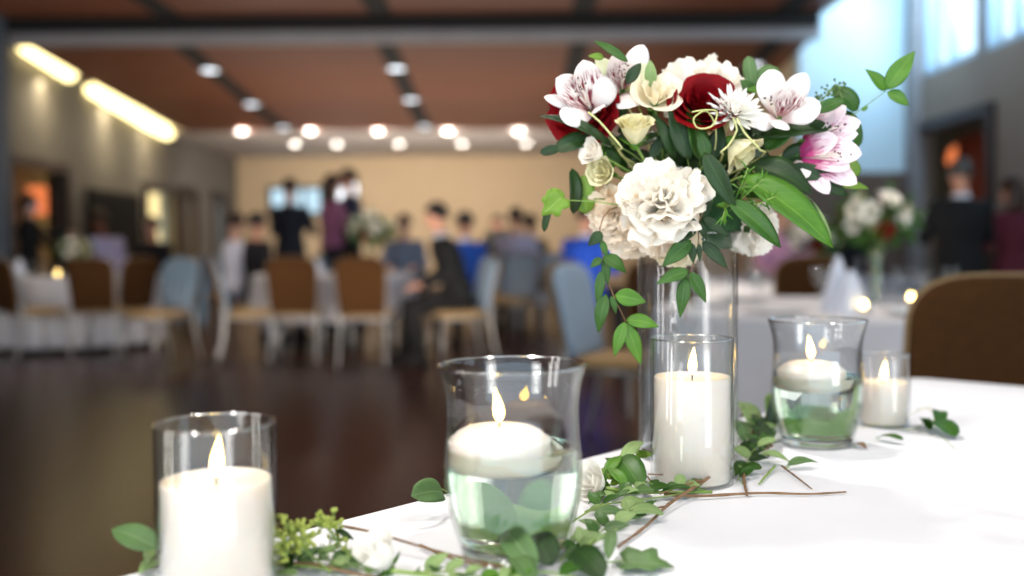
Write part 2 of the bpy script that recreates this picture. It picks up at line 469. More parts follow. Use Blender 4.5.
# television between the doors
t = thing('television', 'wide black wall television between the dark doorway and the yellow window', 'television', (XL + .06, (yl(84) + yl(138)) / 2 , 1.05))
tw = yl(136) - yl(86)
MB().box((0, 0, .42), (.07, tw, .86), bev=.01).build('bezel', 'black', t, smooth='auto')
MB().box((.036, 0, .42), (.006, tw - .08, .78)).build('screen', 'tv', t, smooth=False)
# near grey column at the left edge
struct(MB().box((-5.75, 11.1, 1.81), (.32, .3, 3.62), bev=.01).build('column_left', mat('blue_grey_paint', '56626e', '5c6874', 3, .6), smooth='auto'))
# back wall with one daylit window and a lit screen
struct(MB().box((-.55, 22.1, 1.6), (11.4, .2, 3.2)).build('wall_back', 'wall_tan', smooth=False))
a, b = P(270, 188, 21.95), P(322, 214, 21.95)
o = struct(MB().box(((a.x + b.x) / 2, 21.97, (a.z + b.z) / 2), (b.x - a.x, .05, a.z - b.z)).build('window_4', 'daywin', smooth=False))
mm = MB()
for i in range(4): mm.box((a.x + (b.x - a.x) * i / 3, 21.93, (a.z + b.z) / 2), (.07, .06, a.z - b.z + .1))
for z in (a.z, b.z): mm.box(((a.x + b.x) / 2, 21.93, z), (b.x - a.x + .07, .062, .07))
mm.build('window_frame', 'darkwood', o, smooth=False)
a, b = P(338, 184, 21.9), P(357, 211, 21.9)
t = thing('projection_screen', 'small brightly lit white screen high on the tan back wall', 'screen', ((a.x + b.x) / 2, 21.92, b.z))
h = a.z - b.z; w = b.x - a.x
MB().box((0, 0, h / 2), (w, .03, h)).build('screen', 'screen', t, smooth=False)
MB().box((0, .02, h / 2), (w + .06, .03, h + .06), bev=.005).build('frame', 'black', t, smooth='auto')
# right wall: clerestory windows above, dark doorway below
XR = 4.9
def yr(px): return XR / ((px - 512) / 1000)
dr = (yr(992), yr(917))
cl = [(yr(975) + .04, yr(922)), (yr(1040), yr(983)), (7.0, 8.7), (4.6, 6.5), (2.0, 4.1), (-.6, 1.5)]
wall_open('wall_right', XR, -3.2, 12.3, 3.0, [(dr[0], dr[1], 0, 2.38)], 'wall_r', side=1)
mm = MB(); cur = -3.2
for a, b in sorted(cl):
    mm.box((XR + .1, (cur + a) / 2, 4.05), (.2, a - cur, 2.1)); cur = b
    mm.box((XR + .1, (a + b) / 2, 4.95), (.2, b - a, .3))
mm.box((XR + .1, (cur + 12.3) / 2, 4.05), (.2, 12.3 - cur, 2.1))
struct(mm.build('wall_right_upper', 'beam', smooth=False))
for i, (a, b) in enumerate(sorted(cl)):
    mm = MB(); w_ = b - a
    for f in (0, .5, 1): mm.box((XR + .06, a + w_ * f, 3.9), (.08, .07, 1.8))
    for z in (3.03, 4.77): mm.box((XR + .06, (a + b) / 2, z), (.085, w_, .07))
    o = struct(mm.build('window_%d' % (5 + i), 'frame_white', smooth=False))
    MB().box((XR + .08, (a + b) / 2, 3.9), (.008, w_, 1.8)).build('pane', 'winglass', o, smooth=False)
casing('door_4', XR, dr[0], dr[1], 0, 2.38, 'darkwood', s=-1)
struct(MB().box((XR + 1.6, 14, 1.5), (.1, 12, 3)).box((XR + .9, 8.6, 1.5), (1.4, .1, 3)).box((XR + .9, 20, 1.5), (1.4, .1, 3)).build('wall_beyond_right', 'brown_wall', smooth=False))
struct(MB().box((XR + .9, 14, 2.98), (1.4, 12, .08)).build('ceiling', 'soffit', smooth=False))
struct(MB().box((XR + .9, 14, -.03), (1.5, 12, .05)).build('floor', 'floor', smooth=False))
for i, (px, py) in enumerate([(957, 155), (976, 157)]):
    t = thing('pendant_lamp', ['orange pendant lamp, the one further left in the right doorway', 'orange pendant lamp, the one further right in the right doorway'][i], 'lamp', P(px, py, 14.2 - i * .6 - 1.2), group='orange pendants in the doorway')
    MB().lathe([(.03, .12), (.1, .06), (.13, -.06), (.11, -.12)], seg=20).build('lamp_shade', 'orange', t)
    MB().tube([(0, 0, .12), (0, 0, .9)], .008).build('cord', 'black', t)
# hanging red-brown curtain seen in the doorway
mm = MB(); c0 = V((XR + .5, 11.7, 0))
mm.grid([[c0 + V((.05 * math.sin(j * 1.6), j * .06 - .3, z)) for j in range(12)] for z in (.05, .8, 1.6, 2.3)])
tag(mm.build('curtain', mat('rust_curtain', '8a3a1e', '9c4526', 6, .8), solid=.006), 'rust red curtain hanging inside the right doorway', 'curtain')
# bright bay end wall and its dark post
struct(MB().box((4.2, 12.35, 3.5), (1.36, .2, 3.2)).build('wall_bay', 'wall_bay', smooth=False))
struct(MB().box((4.2, 12.35, .95), (1.36, .2, 1.9)).build('wall_bay_lower', 'brown_wall', smooth=False))  # shade low on the bay wall, put into a brown colour
struct(MB().box((4.86, 12.1, 2.5), (.14, .25, 5)).build('column_right', 'beam', smooth='auto'))
struct(MB().box((3.55, 17.1, 2.5), (.2, 9.4, 5)).build('wall_right_rear', 'wall_tan', smooth=False))
# baseboards
struct(MB().box((XL + .02, 17.5, .07), (.03, 5, .14)).build('baseboard_left', 'darkwood', smooth=False))
struct(MB().box((-1.2, 21.98, .07), (9.4, .03, .14)).build('baseboard_back', 'darkwood', smooth=False))

# downlights
ORD = ['leftmost', 'second from left', 'middle', 'second from right', 'rightmost']
def downlight(loc, m, label, group, r=.085):
    t = thing('ceiling_light', label, 'ceiling light', loc, group=group)
    MB().ring([(r, 0), (r + .03, 0), (r + .035, -.012), (r + .005, -.014)], seg=24).build('ring', 'ringmetal', t)
    MB().lathe([(r, -.006), (r * .6, -.012), (0, -.014)], seg=24).build('diffuser', m, t)
    return t
for i, px in enumerate((242, 310, 378, 448, 519)):
    p = onz(px, 131, 3.015); downlight(p, 'downlight', 'lit round downlight, front row of the rear soffit, %s' % ORD[i], 'downlights in the front soffit row')
for i, px in enumerate((295, 337, 399, 462, 526)):
    p = onz(px, 143.5, 3.015); downlight(p, 'downlight', 'lit round downlight, back row of the rear soffit, %s' % ORD[i], 'downlights in the back soffit row')
for x, nm, pts in ((-3.75, 'left', (12.6, 14.6, 16.6)), (-1.42, 'centre', (12.6, 14.4, 16.6)), (3.05, 'right', (12.6,))):
    for i, y in enumerate(pts):
        o = downlight((x, y, zc(y) - .018), 'dimlight', 'pale spotlight in the %s black ceiling slot, %s from the beam' % (nm, ['first', 'second', 'third'][i]), 'spotlights in the black ceiling slots', r=.1)
# cove lights along the left wall
for i, (a, b) in enumerate(((yl(24), yl(66)), (yl(90), yl(124)), (yl(128), yl(164)))):
    rows = []
    t = thing('cove_light', 'long yellow glowing cove light on the left wall, %s' % ['nearest the grey column', 'middle one', 'nearest the back wall'][i], 'wall light', (XL, (a + b) / 2, 3.1), group='cove lights along the left wall', baked=True)
    mm = MB(); hh = MB()
    pts = [(XL + .12, a + (b - a) * j / 8, zc(a + (b - a) * j / 8) + .02 + .20 * (17.1 - (a + (b - a) * j / 8)) / 4.7) for j in range(9)]
    mm.tube(pts, .12, 10); mm.build('tube', 'cove', t)
    hh.tube([(p[0] - .06, p[1], p[2] + .08) for p in pts], .05, 6); hh.build('bracket', 'ringmetal', t)

# ------------------------------------------------------------------ near table
U = V((.686, .727, 0)).normalized(); W = V((U.y, -U.x, 0))
corner = V((.850, 2.147, 0)) - W * .0
TL, TWd = 2.6, .84
def table_pt(u, w): return corner - U * u + W * w      # u back from far end, w in from the long edge
def rounded_rect(l, w, r, n=6, step=.06):
    pts = []
    def seg(a, b):
        k = max(1, int((V(b) - V(a)).length / step))
        return [V(a).lerp(V(b), i / k) for i in range(k)]
    cs = [((r, 0), (l - r, 0)), ((l, r), (l, w - r)), ((l - r, w), (r, w)), ((0, w - r), (0, r))]
    cc = [(l - r, r), (l - r, w - r), (r, w - r), (r, r)]
    st = [-90, 0, 90, 180]
    for (a, b), c, s0 in zip(cs, cc, st):
        pts += seg(a, b)
        pts += [V((c[0] + r * math.cos(R(s0 + 90 * i / n)), c[1] + r * math.sin(R(s0 + 90 * i / n)))) for i in range(n)]
    return pts
t = thing('banquet_table', 'rectangular banquet table under the white cloth that carries the candles', 'table', table_pt(TL / 2, TWd / 2), baked=True)
mm = MB(); out = rounded_rect(TL - .02, TWd - .02, .04)
lo = [table_pt(p.x + .01, p.y + .01) for p in out]
mm.grid([[p + V((0, 0, TZ - .035)) for p in lo], [p + V((0, 0, TZ - .004)) for p in lo]], close=True)
n = len(lo)
mm._add([p + V((0, 0, TZ - .004)) for p in lo], [tuple(range(n))]); mm._add([p + V((0, 0, TZ - .035)) for p in lo], [tuple(reversed(range(n)))])
mm.build('tabletop', 'darkwood', t, smooth='auto')
for u, w in ((.25, .15), (.25, TWd - .15), (TL - .25, .15), (TL - .25, TWd - .15)):
    p = table_pt(u, w); MB().tube([p + V((0, 0, 0)), p + V((0, 0, TZ - .035))], .016).build('leg', 'metal', t)
mm = MB(); out = rounded_rect(TL, TWd, .055)
cen = V((TL / 2, TWd / 2, 0)); rows = []
def clothring(k, z, puff=0):
    row = []
    s_ = 0; prev = None
    for p in out:
        if prev is not None: s_ += (p - prev).length
        prev = p
        nrm = (V((p.x, p.y, 0)) - cen); nrm.x = max(-1, min(1, (p.x - TL / 2) / (TL / 2))) ** 9; nrm.y = max(-1, min(1, (p.y - TWd / 2) / (TWd / 2))) ** 9
        nn = nrm.normalized() if nrm.length > 1e-4 else V((0, 0, 0))
        f = puff * (.5 + .5 * math.sin(s_ * 21 + 1.3 * math.sin(s_ * 5)))
        q = V((cen.x + (p.x - cen.x) * k, cen.y + (p.y - cen.y) * k, 0)) + nn * f
        row.append(table_pt(q.x, q.y) + V((0, 0, z)))
    return row
for k in (.02, .3, .6, .85, .96, .99): rows.append(clothring(k, TZ))
rows.append(clothring(.998, TZ - .001)); rows.append(clothring(1.001, TZ - .006, .001))
for z, pf in ((.72, .006), (.62, .02), (.5, .034), (.36, .045), (.22, .055), (.06, .065)): rows.append(clothring(1.004, z, pf))
mm.grid(rows, close=True)
n = len(out); mm.f.append(tuple(range(n))); mm.uv.append([(0, 0)] * n)
tag(mm.build('tablecloth', 'cloth'), 'long white cloth over the near rectangular table under the candles', 'tablecloth')

# ------------------------------------------------------------------ candles
def flame(mm, base, h, r, lean=(0, 0)):
    pr = [(0, 0), (.55, .08), (.9, .2), (1, .33), (.86, .5), (.6, .68), (.3, .85), (.08, .97), (0, 1)]
    rows = []
    for k, z in pr:
        rows.append([V(base) + V((r * k * math.cos(a) + lean[0] * z * z, r * k * math.sin(a) + lean[1] * z * z, h * z)) for a in [2 * PI * j / 16 for j in range(16)]])
    mm.grid(rows, close=True)
def pillar(c, r, h, wax_h, label_h, label_c, fl_h, lean=(.0, 0)):
    c = V(c)
    t = thing('candle_holder', label_h, 'candle holder', c)
    MB().ring([(r, .001), (r, h - .001), (r - .0008, h), (r - .0018, h), (r - .0026, h - .001), (r - .0026, .005), (r - .01, .003), (.001, .003), (.001, .0005), (r - .002, .0005)], seg=64).build('glass_cylinder', 'glass', t)
    rim(MB(), r - .0013, h - .0005).build('rim', 'rimglass', t)
    t2 = thing('pillar_candle', label_c, 'candle', c + V((0, 0, .0032)))
    rr = r - .0042; H = wax_h - .0032
    prof = [(rr - .004, 0), (rr, .003), (rr, H - .002), (rr - .0012, H), (rr - .004, H - .001), (rr * .75, H - .0035), (rr * .3, H - .0055), (0, H - .006)]
    o = MB().lathe(prof, seg=56).build('wax', 'wax', t2)
    MB().tube([(0, 0, H - .007), (0.0006, 0, H + .003), (.002, .0005, H + .008)], .0011, 6).build('wick', 'wick', t2)
    mm = MB(); flame(mm, (0.0005, 0, H + .001), fl_h, fl_h * .155, lean); mm.build('flame', 'flame', t2)
    return t
A0 = Q(215, 592); A0 = V((-.2515, .838, TZ))
pillar(A0 , .050, .143, .095, 'tall clear cylinder holder around the front-most white pillar candle', 'thick white pillar candle burning at the front left of the table', .036, (.003, 0))
def hx(px, d): return P(px, 400, d).x
B0 = V((hx(692, 1.205), 1.205, TZ))
pillar(B0, .050, .176, .130, 'clear cylinder holder around the pillar candle before the tall vase', 'tall white pillar candle burning in front of the flower vase', .034, (.002, 0))
E0 = V((hx(883.5, 1.575), 1.575, TZ))
pillar(E0, .040, .112, .070, 'small clear cylinder holder, furthest back on the table', 'short white pillar candle burning in the furthest small glass', .032, (.002, 0))

HP = [(.0470, .000), (.0500, .004), (.0520, .012), (.0560, .026), (.0610, .045), (.0640, .062), (.0648, .078), (.0640, .096), (.0622, .116), (.0612, .135), (.0620, .150), (.0650, .166), (.0695, .179)]
def rad_at(z):
    for (r0, z0), (r1, z1) in zip(HP, HP[1:]):
        if z0 <= z <= z1: return r0 + (r1 - r0) * (z - z0) / (z1 - z0)
    return HP[-1][0]
def smoothprof(z0, z1, off, n=26):
    zs = [z0 + (z1 - z0) * i / n for i in range(n + 1)]
    out = []
    for z in zs:
        r = (rad_at(max(0, z - .006)) + 2 * rad_at(z) + rad_at(min(.179, z + .006))) / 4
        out.append((r + off, z))
    return out
def hurricane(c, wl, cx, cy, lab_h, lab_c, lab_w, fl_h, zs=1.0):
    c = V(c)
    t = thing('hurricane_vase', lab_h, 'candle holder', c)
    outp = smoothprof(.0, .177, 0)
    inp = smoothprof(.014, .177, -.0028)
    prof = outp + [(.0693, .1792), (.0684, .1797), (.0672, .1792)] + inp[::-1] + [(.03, .0125), (.001, .012), (.001, .0005), (.044, .0005)]
    MB().ring(prof, seg=72).build('glass_wall', 'glass', t)
    MB().lathe([(.040, .0008), (.0445, .0012), (.0468, .004), (.0490, .009), (.0475, .0113), (.03, .0115), (0, .0112)], seg=64).build('glass_base', 'solidglass', t)
    rim(MB(), .0684, .1790, .0013).build('rim', 'rimglass', t)
    wp = smoothprof(.0145, wl - .0012, -.0033)
    o = MB().lathe([(.02, .0135)] + wp + [(wp[-1][0] + .0003, wl), (wp[-1][0] - .002, wl - .0009), (.03, wl - .0012), (0, wl - .0012)], c=c, seg=72)
    tag(o.build('water', 'water', origin=c), lab_w, 'water')
    f = c + V((cx, cy, wl - .020))
    t2 = thing('floating_candle', lab_c, 'candle', f)
    pr = [(.0, 0), (.036, 0), (.044, .003), (.0465, .010), (.0475, .026), (.0472, .0285), (.045, .030), (.043, .031), (.040, .0345), (.032, .0385), (.02, .0405), (.006, .0395), (0, .039)]
    MB().lathe(pr, seg=56).build('wax', 'wax', t2)
    MB().tube([(0, 0, .038), (.0005, 0, .047)], .001, 6).build('wick', 'wick', t2)
    mm = MB(); flame(mm, (0, 0, .0435), fl_h, fl_h * .16, (-.004, 0)); mm.build('flame', 'flame', t2)
    return t
C0 = V((hx(512.5, .927), .927, TZ))
hurricane(C0, .102, -.0125, -.003, 'large flared glass vase half full of water, front centre of the table', 'round white floating candle burning in the front flared vase', 'clear water filling the lower half of the front flared vase', .032)
D0 = V((hx(817, 1.428), 1.428, TZ))
hurricane(D0, .100, -.010, -.004, 'flared glass vase half full of water, to the right of the tall flower vase', 'round white floating candle burning in the rear flared vase', 'clear water filling the lower half of the rear flared vase', .034)

# tall vase
F0 = V((hx(687.5, 1.355), 1.355, TZ)); FH = .305; FR = .067
t = thing('tall_vase', 'tall clear glass cylinder vase holding up the large bouquet', 'vase', F0)
MB().ring([(FR, .001), (FR, FH - .002), (FR - .001, FH), (FR - .003, FH), (FR - .004, FH - .002), (FR - .004, .014), (FR - .012, .012), (.001, .012), (.001, .0005), (FR - .002, .0005)], seg=80).build('glass_wall', 'glass', t)
MB().lathe([(FR - .010, .0012), (FR - .005, .0014), (FR - .0046, .009), (FR - .01, .0112), (0, .0112)], seg=64).build('glass_base', 'solidglass', t)
rim(MB(), FR - .002, FH - .001, .0018).build('rim', 'rimglass', t)
BC = V((F0.x + .012, 1.345, 1.165))      # heart of the bouquet
t = thing('floral_foam', 'green floral foam hidden under the blooms on the tall vase', 'floral foam', F0 + V((0, 0, FH)))
MB().lathe([(.02, -.025), (FR - .006, -.022), (FR - .006, .0), (.075, .001), (.078, .02), (.07, .06), (.045, .085), (0, .092)], seg=32).build('foam_block', 'foam', t)

# ------------------------------------------------------------------ plants
def outline(kind, t):
    if kind == 'ovate': return math.sin(PI * min(1, t) ** .75) ** .9 * (1 - .15 * t)
    if kind == 'lance': return math.sin(PI * t ** .8) ** .75
    if kind == 'round': return math.sqrt(max(0, 1 - (2 * t - 1) ** 2)) ** .85
    if kind == 'strap': return min(1, t * 8) ** .5 * min(1, (1 - t) * 3.2) ** .6
    if kind == 'petal': return (.16 * (1 - t) + math.sin(PI * t ** 1.75) ** .62) * .95 if t < .97 else .34
    if kind == 'obov': return math.sin(PI * t ** 1.5) ** .7
    return math.sin(PI * t)
def leaf(mm, base, tip, width, nrm=(0, -.6, 1), kind='ovate', arch=.12, fold=.18, nu=10, nv=6, wave=0, seed=0):
    base, tip = V(base), V(tip); ax = tip - base; L = ax.length
    if L < 1e-6: return
    a = ax / L; nrm = V(nrm).normalized(); s = a.cross(nrm)
    s = s.normalized() if s.length > 1e-5 else a.orthogonal().normalized()
    n = s.cross(a).normalized(); rows = []
    for i in range(nu + 1):
        t = i / nu; w = width / 2 * max(.02, outline(kind, t) if 0 < t < 1 else .02)
        row = []
        for j in range(nv + 1):
            u = 2 * j / nv - 1
            z = arch * L * math.sin(PI * t) + fold * w * abs(u) * 1.0
            if wave: z += wave * w * math.sin(t * 11 + seed + (2 if u > 0 else 0)) * abs(u)
            row.append(base + a * (L * t) + s * (w * u) + n * z)
        rows.append(row)
    mm.grid(rows)
def ivy(mm, base, tip, width, nrm=(0, -1, .3)):
    """lobed leaf as a fan between base and tip"""
    base, tip = V(base), V(tip); ax = tip - base; L = ax.length; a = ax / L
    n = V(nrm).normalized(); s = a.cross(n).normalized(); n = s.cross(a)
    o = [(0, 0), (-.28, -.12), (-.5, .02), (-.42, .22), (-.36, .32), (-.5, .5), (-.44, .62), (-.22, .66), (-.14, .82), (0, 1), (.14, .82), (.22, .66), (.44, .62), (.5, .5), (.36, .32), (.42, .22), (.5, .02), (.28, -.12)]
    def pt(x, y, k=0): return base + s * (x * width) + a * (y * L) + n * (abs(x) * width * .25 - .12 * L * (y - .4) ** 2)
    vs = [pt(0, .3)]; uv = [(.5, .3)]
    for r in (.5, 1):
        for x, y in o: vs.append(pt(x * r, .3 + (y - .3) * r)); uv.append((.5 + x * r * .9, .3 + (y - .3) * r))
    m_ = len(o); fs = [(0, 1 + i, 1 + (i + 1) % m_) for i in range(m_)]
    fs += [(1 + i, 1 + m_ + i, 1 + m_ + (i + 1) % m_, 1 + (i + 1) % m_) for i in range(m_)]
    mm._add(vs, fs, uv)

def sprig(name, label, stem, leaves, m='leaf_mid', group=None, cat='foliage', srad=.0009, smat='stem_green', stem_n=16, nrm=(0, -1, .35), baked_leaf_parts=True):
    """a stem and its leaves: leaves are (base, tip, width, kind[, material])"""
    t = thing(name, label, cat, stem[0], group=group, baked=True)
    MB().tube(bez(stem, stem_n), [srad * (1.15 - .4 * i / (len(bez(stem, stem_n)) - 1)) for i in range(len(bez(stem, stem_n)))], 6).build('stem', smat, t)
    for i, lf in enumerate(leaves):
        mm = MB(); nn = V(lf[5]) if len(lf) > 5 else V(nrm) + V((rnd.uniform(-.3, .3), 0, rnd.uniform(-.3, .3)))
        if lf[3] == 'ivy': ivy(mm, lf[0], lf[1], lf[2], nn)
        else: leaf(mm, lf[0], lf[1], lf[2], nn, lf[3], arch=rnd.uniform(.04, .14), fold=rnd.uniform(.1, .3))
        mm.build('leaf', (lf[4] if len(lf) > 4 and lf[4] else m), t, solid=.0004)
    return t
def frame_for(d, spin=0):
    """rotation that turns +z to d"""
    return (V((0, 0, 1)).rotation_difference(V(d).normalized()) @ Quaternion((0, 0, 1), spin))

def stem_to_foam(c, d, n=8):
    """from a bloom's underside down into the foam"""
    e = F0 + V((rnd.uniform(-.025, .025), rnd.uniform(-.02, .02), FH + .02))
    c = V(c); mid = c.lerp(e, .5) + V(d).normalized() * -.012
    return bez([c, mid, e], n)

def cup_petal(mm, q, c, a0, wid, rad, hgt, open_, lip=.15, ruff=0, nu=9, nv=9, seed=0, zb=0):
    """rose-like petal wrapping a centre: a0 azimuth, wid half angle, open_ flare"""
    rows = []
    for i in range(nu + 1):
        v = i / nu; row = []
        for j in range(nv + 1):
            u = 2 * j / nv - 1
            edge = 1 - .30 * abs(u) ** 3.2
            vv = v * edge
            r = rad * (.18 + .82 * math.sin(min(1, vv * 1.15) * PI / 2) ** .8) + open_ * vv ** 2 * hgt
            r += lip * hgt * max(0, vv - .72) ** 1.3 * 4
            z = zb + hgt * vv - lip * hgt * max(0, vv - .8) ** 1.5 * 5 - open_ * .35 * hgt * vv ** 2
            w = wid * (.55 + .45 * math.sin(min(1, vv + .15) * PI * .62))
            a = a0 + u * w
            if ruff:
                k = ruff * vv * vv
                r += k * hgt * math.sin(u * 9 + seed * 1.7); z += k * hgt * .6 * math.sin(u * 7 + seed * 2.3 + 1)
            row.append(c + q @ V((r * math.cos(a), r * math.sin(a), z)))
        rows.append(row)
    mm.grid(rows)
def rose(label, c, d, R_, m, layers=5, open_=.5, name='rose', spin=0, group=None, stem=None, sepals=True, ruff=.03, smat='stem_green', cat='flower', hk=1.15, lip=.18, innerfold=True):
    """c centre of the head; d facing; R_ radius"""
    c = V(c); q = frame_for(d, spin); H = R_ * hk; base = c - V(d).normalized() * H * .55
    t = thing(name, label, cat, base, group=group, baked=True)
    mm = MB(); k = 0
    for L in range(layers):
        f = (L + .6) / layers; n = 3 + (L + 1) // 2
        for i in range(n):
            a = 2 * PI * i / n + L * 1.05 + .3 * math.sin(k * 2.1)
            cup_petal(mm, q, base, a, .95 + .15 * math.sin(k), R_ * (.16 + .78 * f) * .86, H * (1.04 - .12 * f), open_ * f * f * .8, lip=lip * f + .03, ruff=ruff, seed=k, zb=0)
            k += 1
    mm.build('petals', m, t)
    if sepals:
        s_ = MB(); s_.ball(base - V(d).normalized() * .002, (R_ * .28, R_ * .28, R_ * .25), axis=d)
        for i in range(5):
            a = i * 2 * PI / 5 + .4
            o = q @ V((math.cos(a), math.sin(a), .2)); tipv = base + o * R_ * .85 + q @ V((0, 0, H * .12))
            leaf(s_, base, tipv, R_ * .32, q @ V((-math.cos(a) * .3, -math.sin(a) * .3, 1)), 'lance', arch=-.12)
        s_.build('calyx', 'leaf_bright', t)
    st = stem if stem is not None else stem_to_foam(base, d)
    MB().tube(st, .0019, 8).build('stem', smat, t)
    return t
def ruffled(label, c, d, R_, m, n=60, seed=0, name='carnation', flat=.62, group=None, plen=.62, pw=.62, folds=3, stem=None):
    """big dome of ruffled petals"""
    c = V(c); q = frame_for(d); rr = random.Random(seed); base = c - V(d).normalized() * R_ * .55
    t = thing(name, label, 'flower', base, group=group, baked=True); mm = MB()
    for i in range(n):
        f = (i + .5) / n; th = math.acos(1 - f * 1.12); a = i * 2.39996 + rr.uniform(-.2, .2)
        dirv = V((math.sin(th) * math.cos(a), math.sin(th) * math.sin(a), math.cos(th) * flat * 1.15))
        tipc = q @ (dirv * R_ * rr.uniform(.86, 1.16) * V((1, 1.12, 1)).length / 1.804 ) + base + q @ V((0, 0, R_ * .12))
        inner = base + q @ (dirv * R_ * (1 - plen)) + q @ V((0, 0, R_ * .05))
        nn = (q @ V((-math.sin(a + rr.uniform(-.9, .9)), math.cos(a), rr.uniform(-.5, .8)))).normalized() if f < .45 else (q @ V((math.cos(a) * -.3, math.sin(a) * -.3, 1))).normalized()
        ax = (tipc - inner); L = ax.length; av = ax / L; s_ = av.cross(nn).normalized(); n_ = s_.cross(av)
        rows = []; W_ = R_ * pw * (.75 + .5 * f) * rr.uniform(.85, 1.15); ph = rr.uniform(0, 6)
        for u in range(9):
            tt = u / 8; row = []
            w = W_ / 2 * (.2 + .8 * math.sin(min(1, tt * 1.05) * PI / 2) ** .8)
            for j in range(13):
                x = 2 * j / 12 - 1
                tq = tt * (1 - .18 * abs(x) ** 3 - .05 * math.sin(x * 13 + ph) * tt)
                zz = .17 * W_ * tq ** 2 * math.sin(x * folds + ph) + .05 * W_ * tq ** 3 * math.sin(x * 9 + ph * 2) + L * .16 * math.sin(tq * 2.2)
                row.append(inner + av * (L * tq) + s_ * (w * x) + n_ * zz)
            rows.append(row)
        mm.grid(rows)
    for L in range(3):
        for i in range(3 + L):
            cup_petal(mm, q, base + q @ V((0, 0, R_ * .30)), 2 * PI * i / (3 + L) + L + seed, 1.0, R_ * (.10 + .12 * L), R_ * (.62 - .05 * L), .15 * L, lip=.12, ruff=.07, seed=seed + i + L)
    mm.build('petals', m, t)
    s_ = MB(); s_.lathe([(.002, -.02), (R_ * .16, -.012), (R_ * .24, 0), (R_ * .3, R_ * .12), (R_ * .1, R_ * .16)], c=base, axis=d, seg=16); s_.build('calyx', 'leaf_mid', t)
    MB().tube(stem if stem is not None else stem_to_foam(base, d), .002, 8).build('stem', 'stem_green', t)
    return t
def alstro(label, c, d, petals, face_=(0, -1, .25), stam=(0, 0), pink=False):
    """c pixel of the throat at distance d; petals = (tip x, tip y, width, material, how much nearer the tip comes)"""
    th = P(c[0], c[1], d + .018); base = P(c[0] - stam[0] * .35, c[1] - stam[1] * .35 + 3, d + .034)
    t = thing('alstroemeria', label, 'flower', base, group='alstroemeria blooms in the bouquet', baked=True)
    for k, (x, y, w, m, near) in enumerate(petals):
        tip = P(x, y, d - near); mm = MB(); ax = tip - base; nn = V(face_) + V((0, 0, .0)) - ax.normalized() * .3
        leaf(mm, base, tip, w * d / 1000 * 1.12, nn, 'petal', arch=.10 if m != 'al_streak' else .05, fold=-.30 if m == 'al_plain' else .16, nu=22, nv=10, wave=.07, seed=k * 1.7 + x)
        mm.build('inner_petal' if m == 'al_streak' else 'outer_petal', m, t, solid=.0004)
    rr = random.Random(int(c[0]))
    for k in range(6):
        e = P(c[0] + stam[0] * (.7 + .1 * k) + rr.uniform(-6, 6), c[1] + stam[1] * (.7 + .1 * (5 - k)) + rr.uniform(-6, 6), d - .018)
        path = bez([base, th.lerp(e, .3) + V((0, 0, -.002)), e], 8)
        o = MB().tube(path, .00055, 5).build('stamen', 'petal_white', t)
        MB().ball(e, (.0011, .0011, .0018), 8, 6, axis=(rr.gauss(0, 1), -1, rr.gauss(0, 1))).build('anther', 'anther', o, origin=base)
    dv = (th - base).normalized()
    MB().lathe([(.001, -.012), (.0045, -.006), (.0055, .002), (.004, .008)], c=base, axis=dv, seg=12).build('ovary', 'leaf_bright', t)
    MB().tube(stem_to_foam(base - dv * .008, dv), .0015, 7).build('stem', 'stem_pale', t)
    return t
def mum(label, c, d, R_, n=70):
    c = V(c); q = frame_for(d, .2); base = c - V(d).normalized() * R_ * .35; rr = random.Random(3)
    t = thing('chrysanthemum', label, 'flower', base, baked=True); mm = MB()
    for i in range(n):
        f = (i + .5) / n; th = .15 + 1.45 * f ** .8; a = i * 2.39996
        L = R_ * (.5 + .5 * f) * rr.uniform(.85, 1.1)
        dv = q @ V((math.sin(th) * math.cos(a), math.sin(th) * math.sin(a), math.cos(th) * .9 + .15))
        b0 = base + dv * R_ * .08
        leaf(mm, b0, b0 + dv * L, R_ * .16, q @ V((-math.cos(a) * math.cos(th), -math.sin(a) * math.cos(th), math.sin(th) + .01)), 'strap', arch=-.07, fold=.5, nu=8, nv=4)
    mm.build('petals', 'petal_mum', t)
    s_ = MB().ball(base, (R_ * .2, R_ * .2, R_ * .13), axis=d); s_.build('calyx', 'leaf_bright', t)
    MB().tube(stem_to_foam(base, d), .0017, 7).build('stem', 'stem_pale', t)
    return t
def berries(label, stem, cl, name='seeded_eucalyptus', r=.0022, spread=.016, n=26, seed=1, group=None, m='berry', cat='foliage'):
    """branching stem with clusters of small seeds; counts as one mass per cluster"""
    t = thing(name, label, cat, stem[0], group=group, baked=True); rr = random.Random(seed)
    st = MB(); st.tube(bez(stem, 12), .0011, 6); be = MB()
    for c in cl:
        c = V(c); near = min(bez(stem, 12), key=lambda p: (p - c).length)
        for i in range(n):
            p = c + V((rr.gauss(0, 1), rr.gauss(0, 1), rr.gauss(0, 1))).normalized() * spread * rr.random() ** .5
            p.z = max(p.z, TZ + .003)
            be.lathe([(.0004, -r * 1.1), (r * .9, -r * .3), (r, r * .3), (r * .5, r), (0, r * 1.25)], c=p, axis=(p - near + V((0, 0, .004))), seg=7)
            st.tube([near.lerp(c, .4), p], .0004, 4, cap=False)
    st.build('stem', 'stem_green', t); b = be.build('seeds', m, t); b['kind'] = 'stuff'
    return t

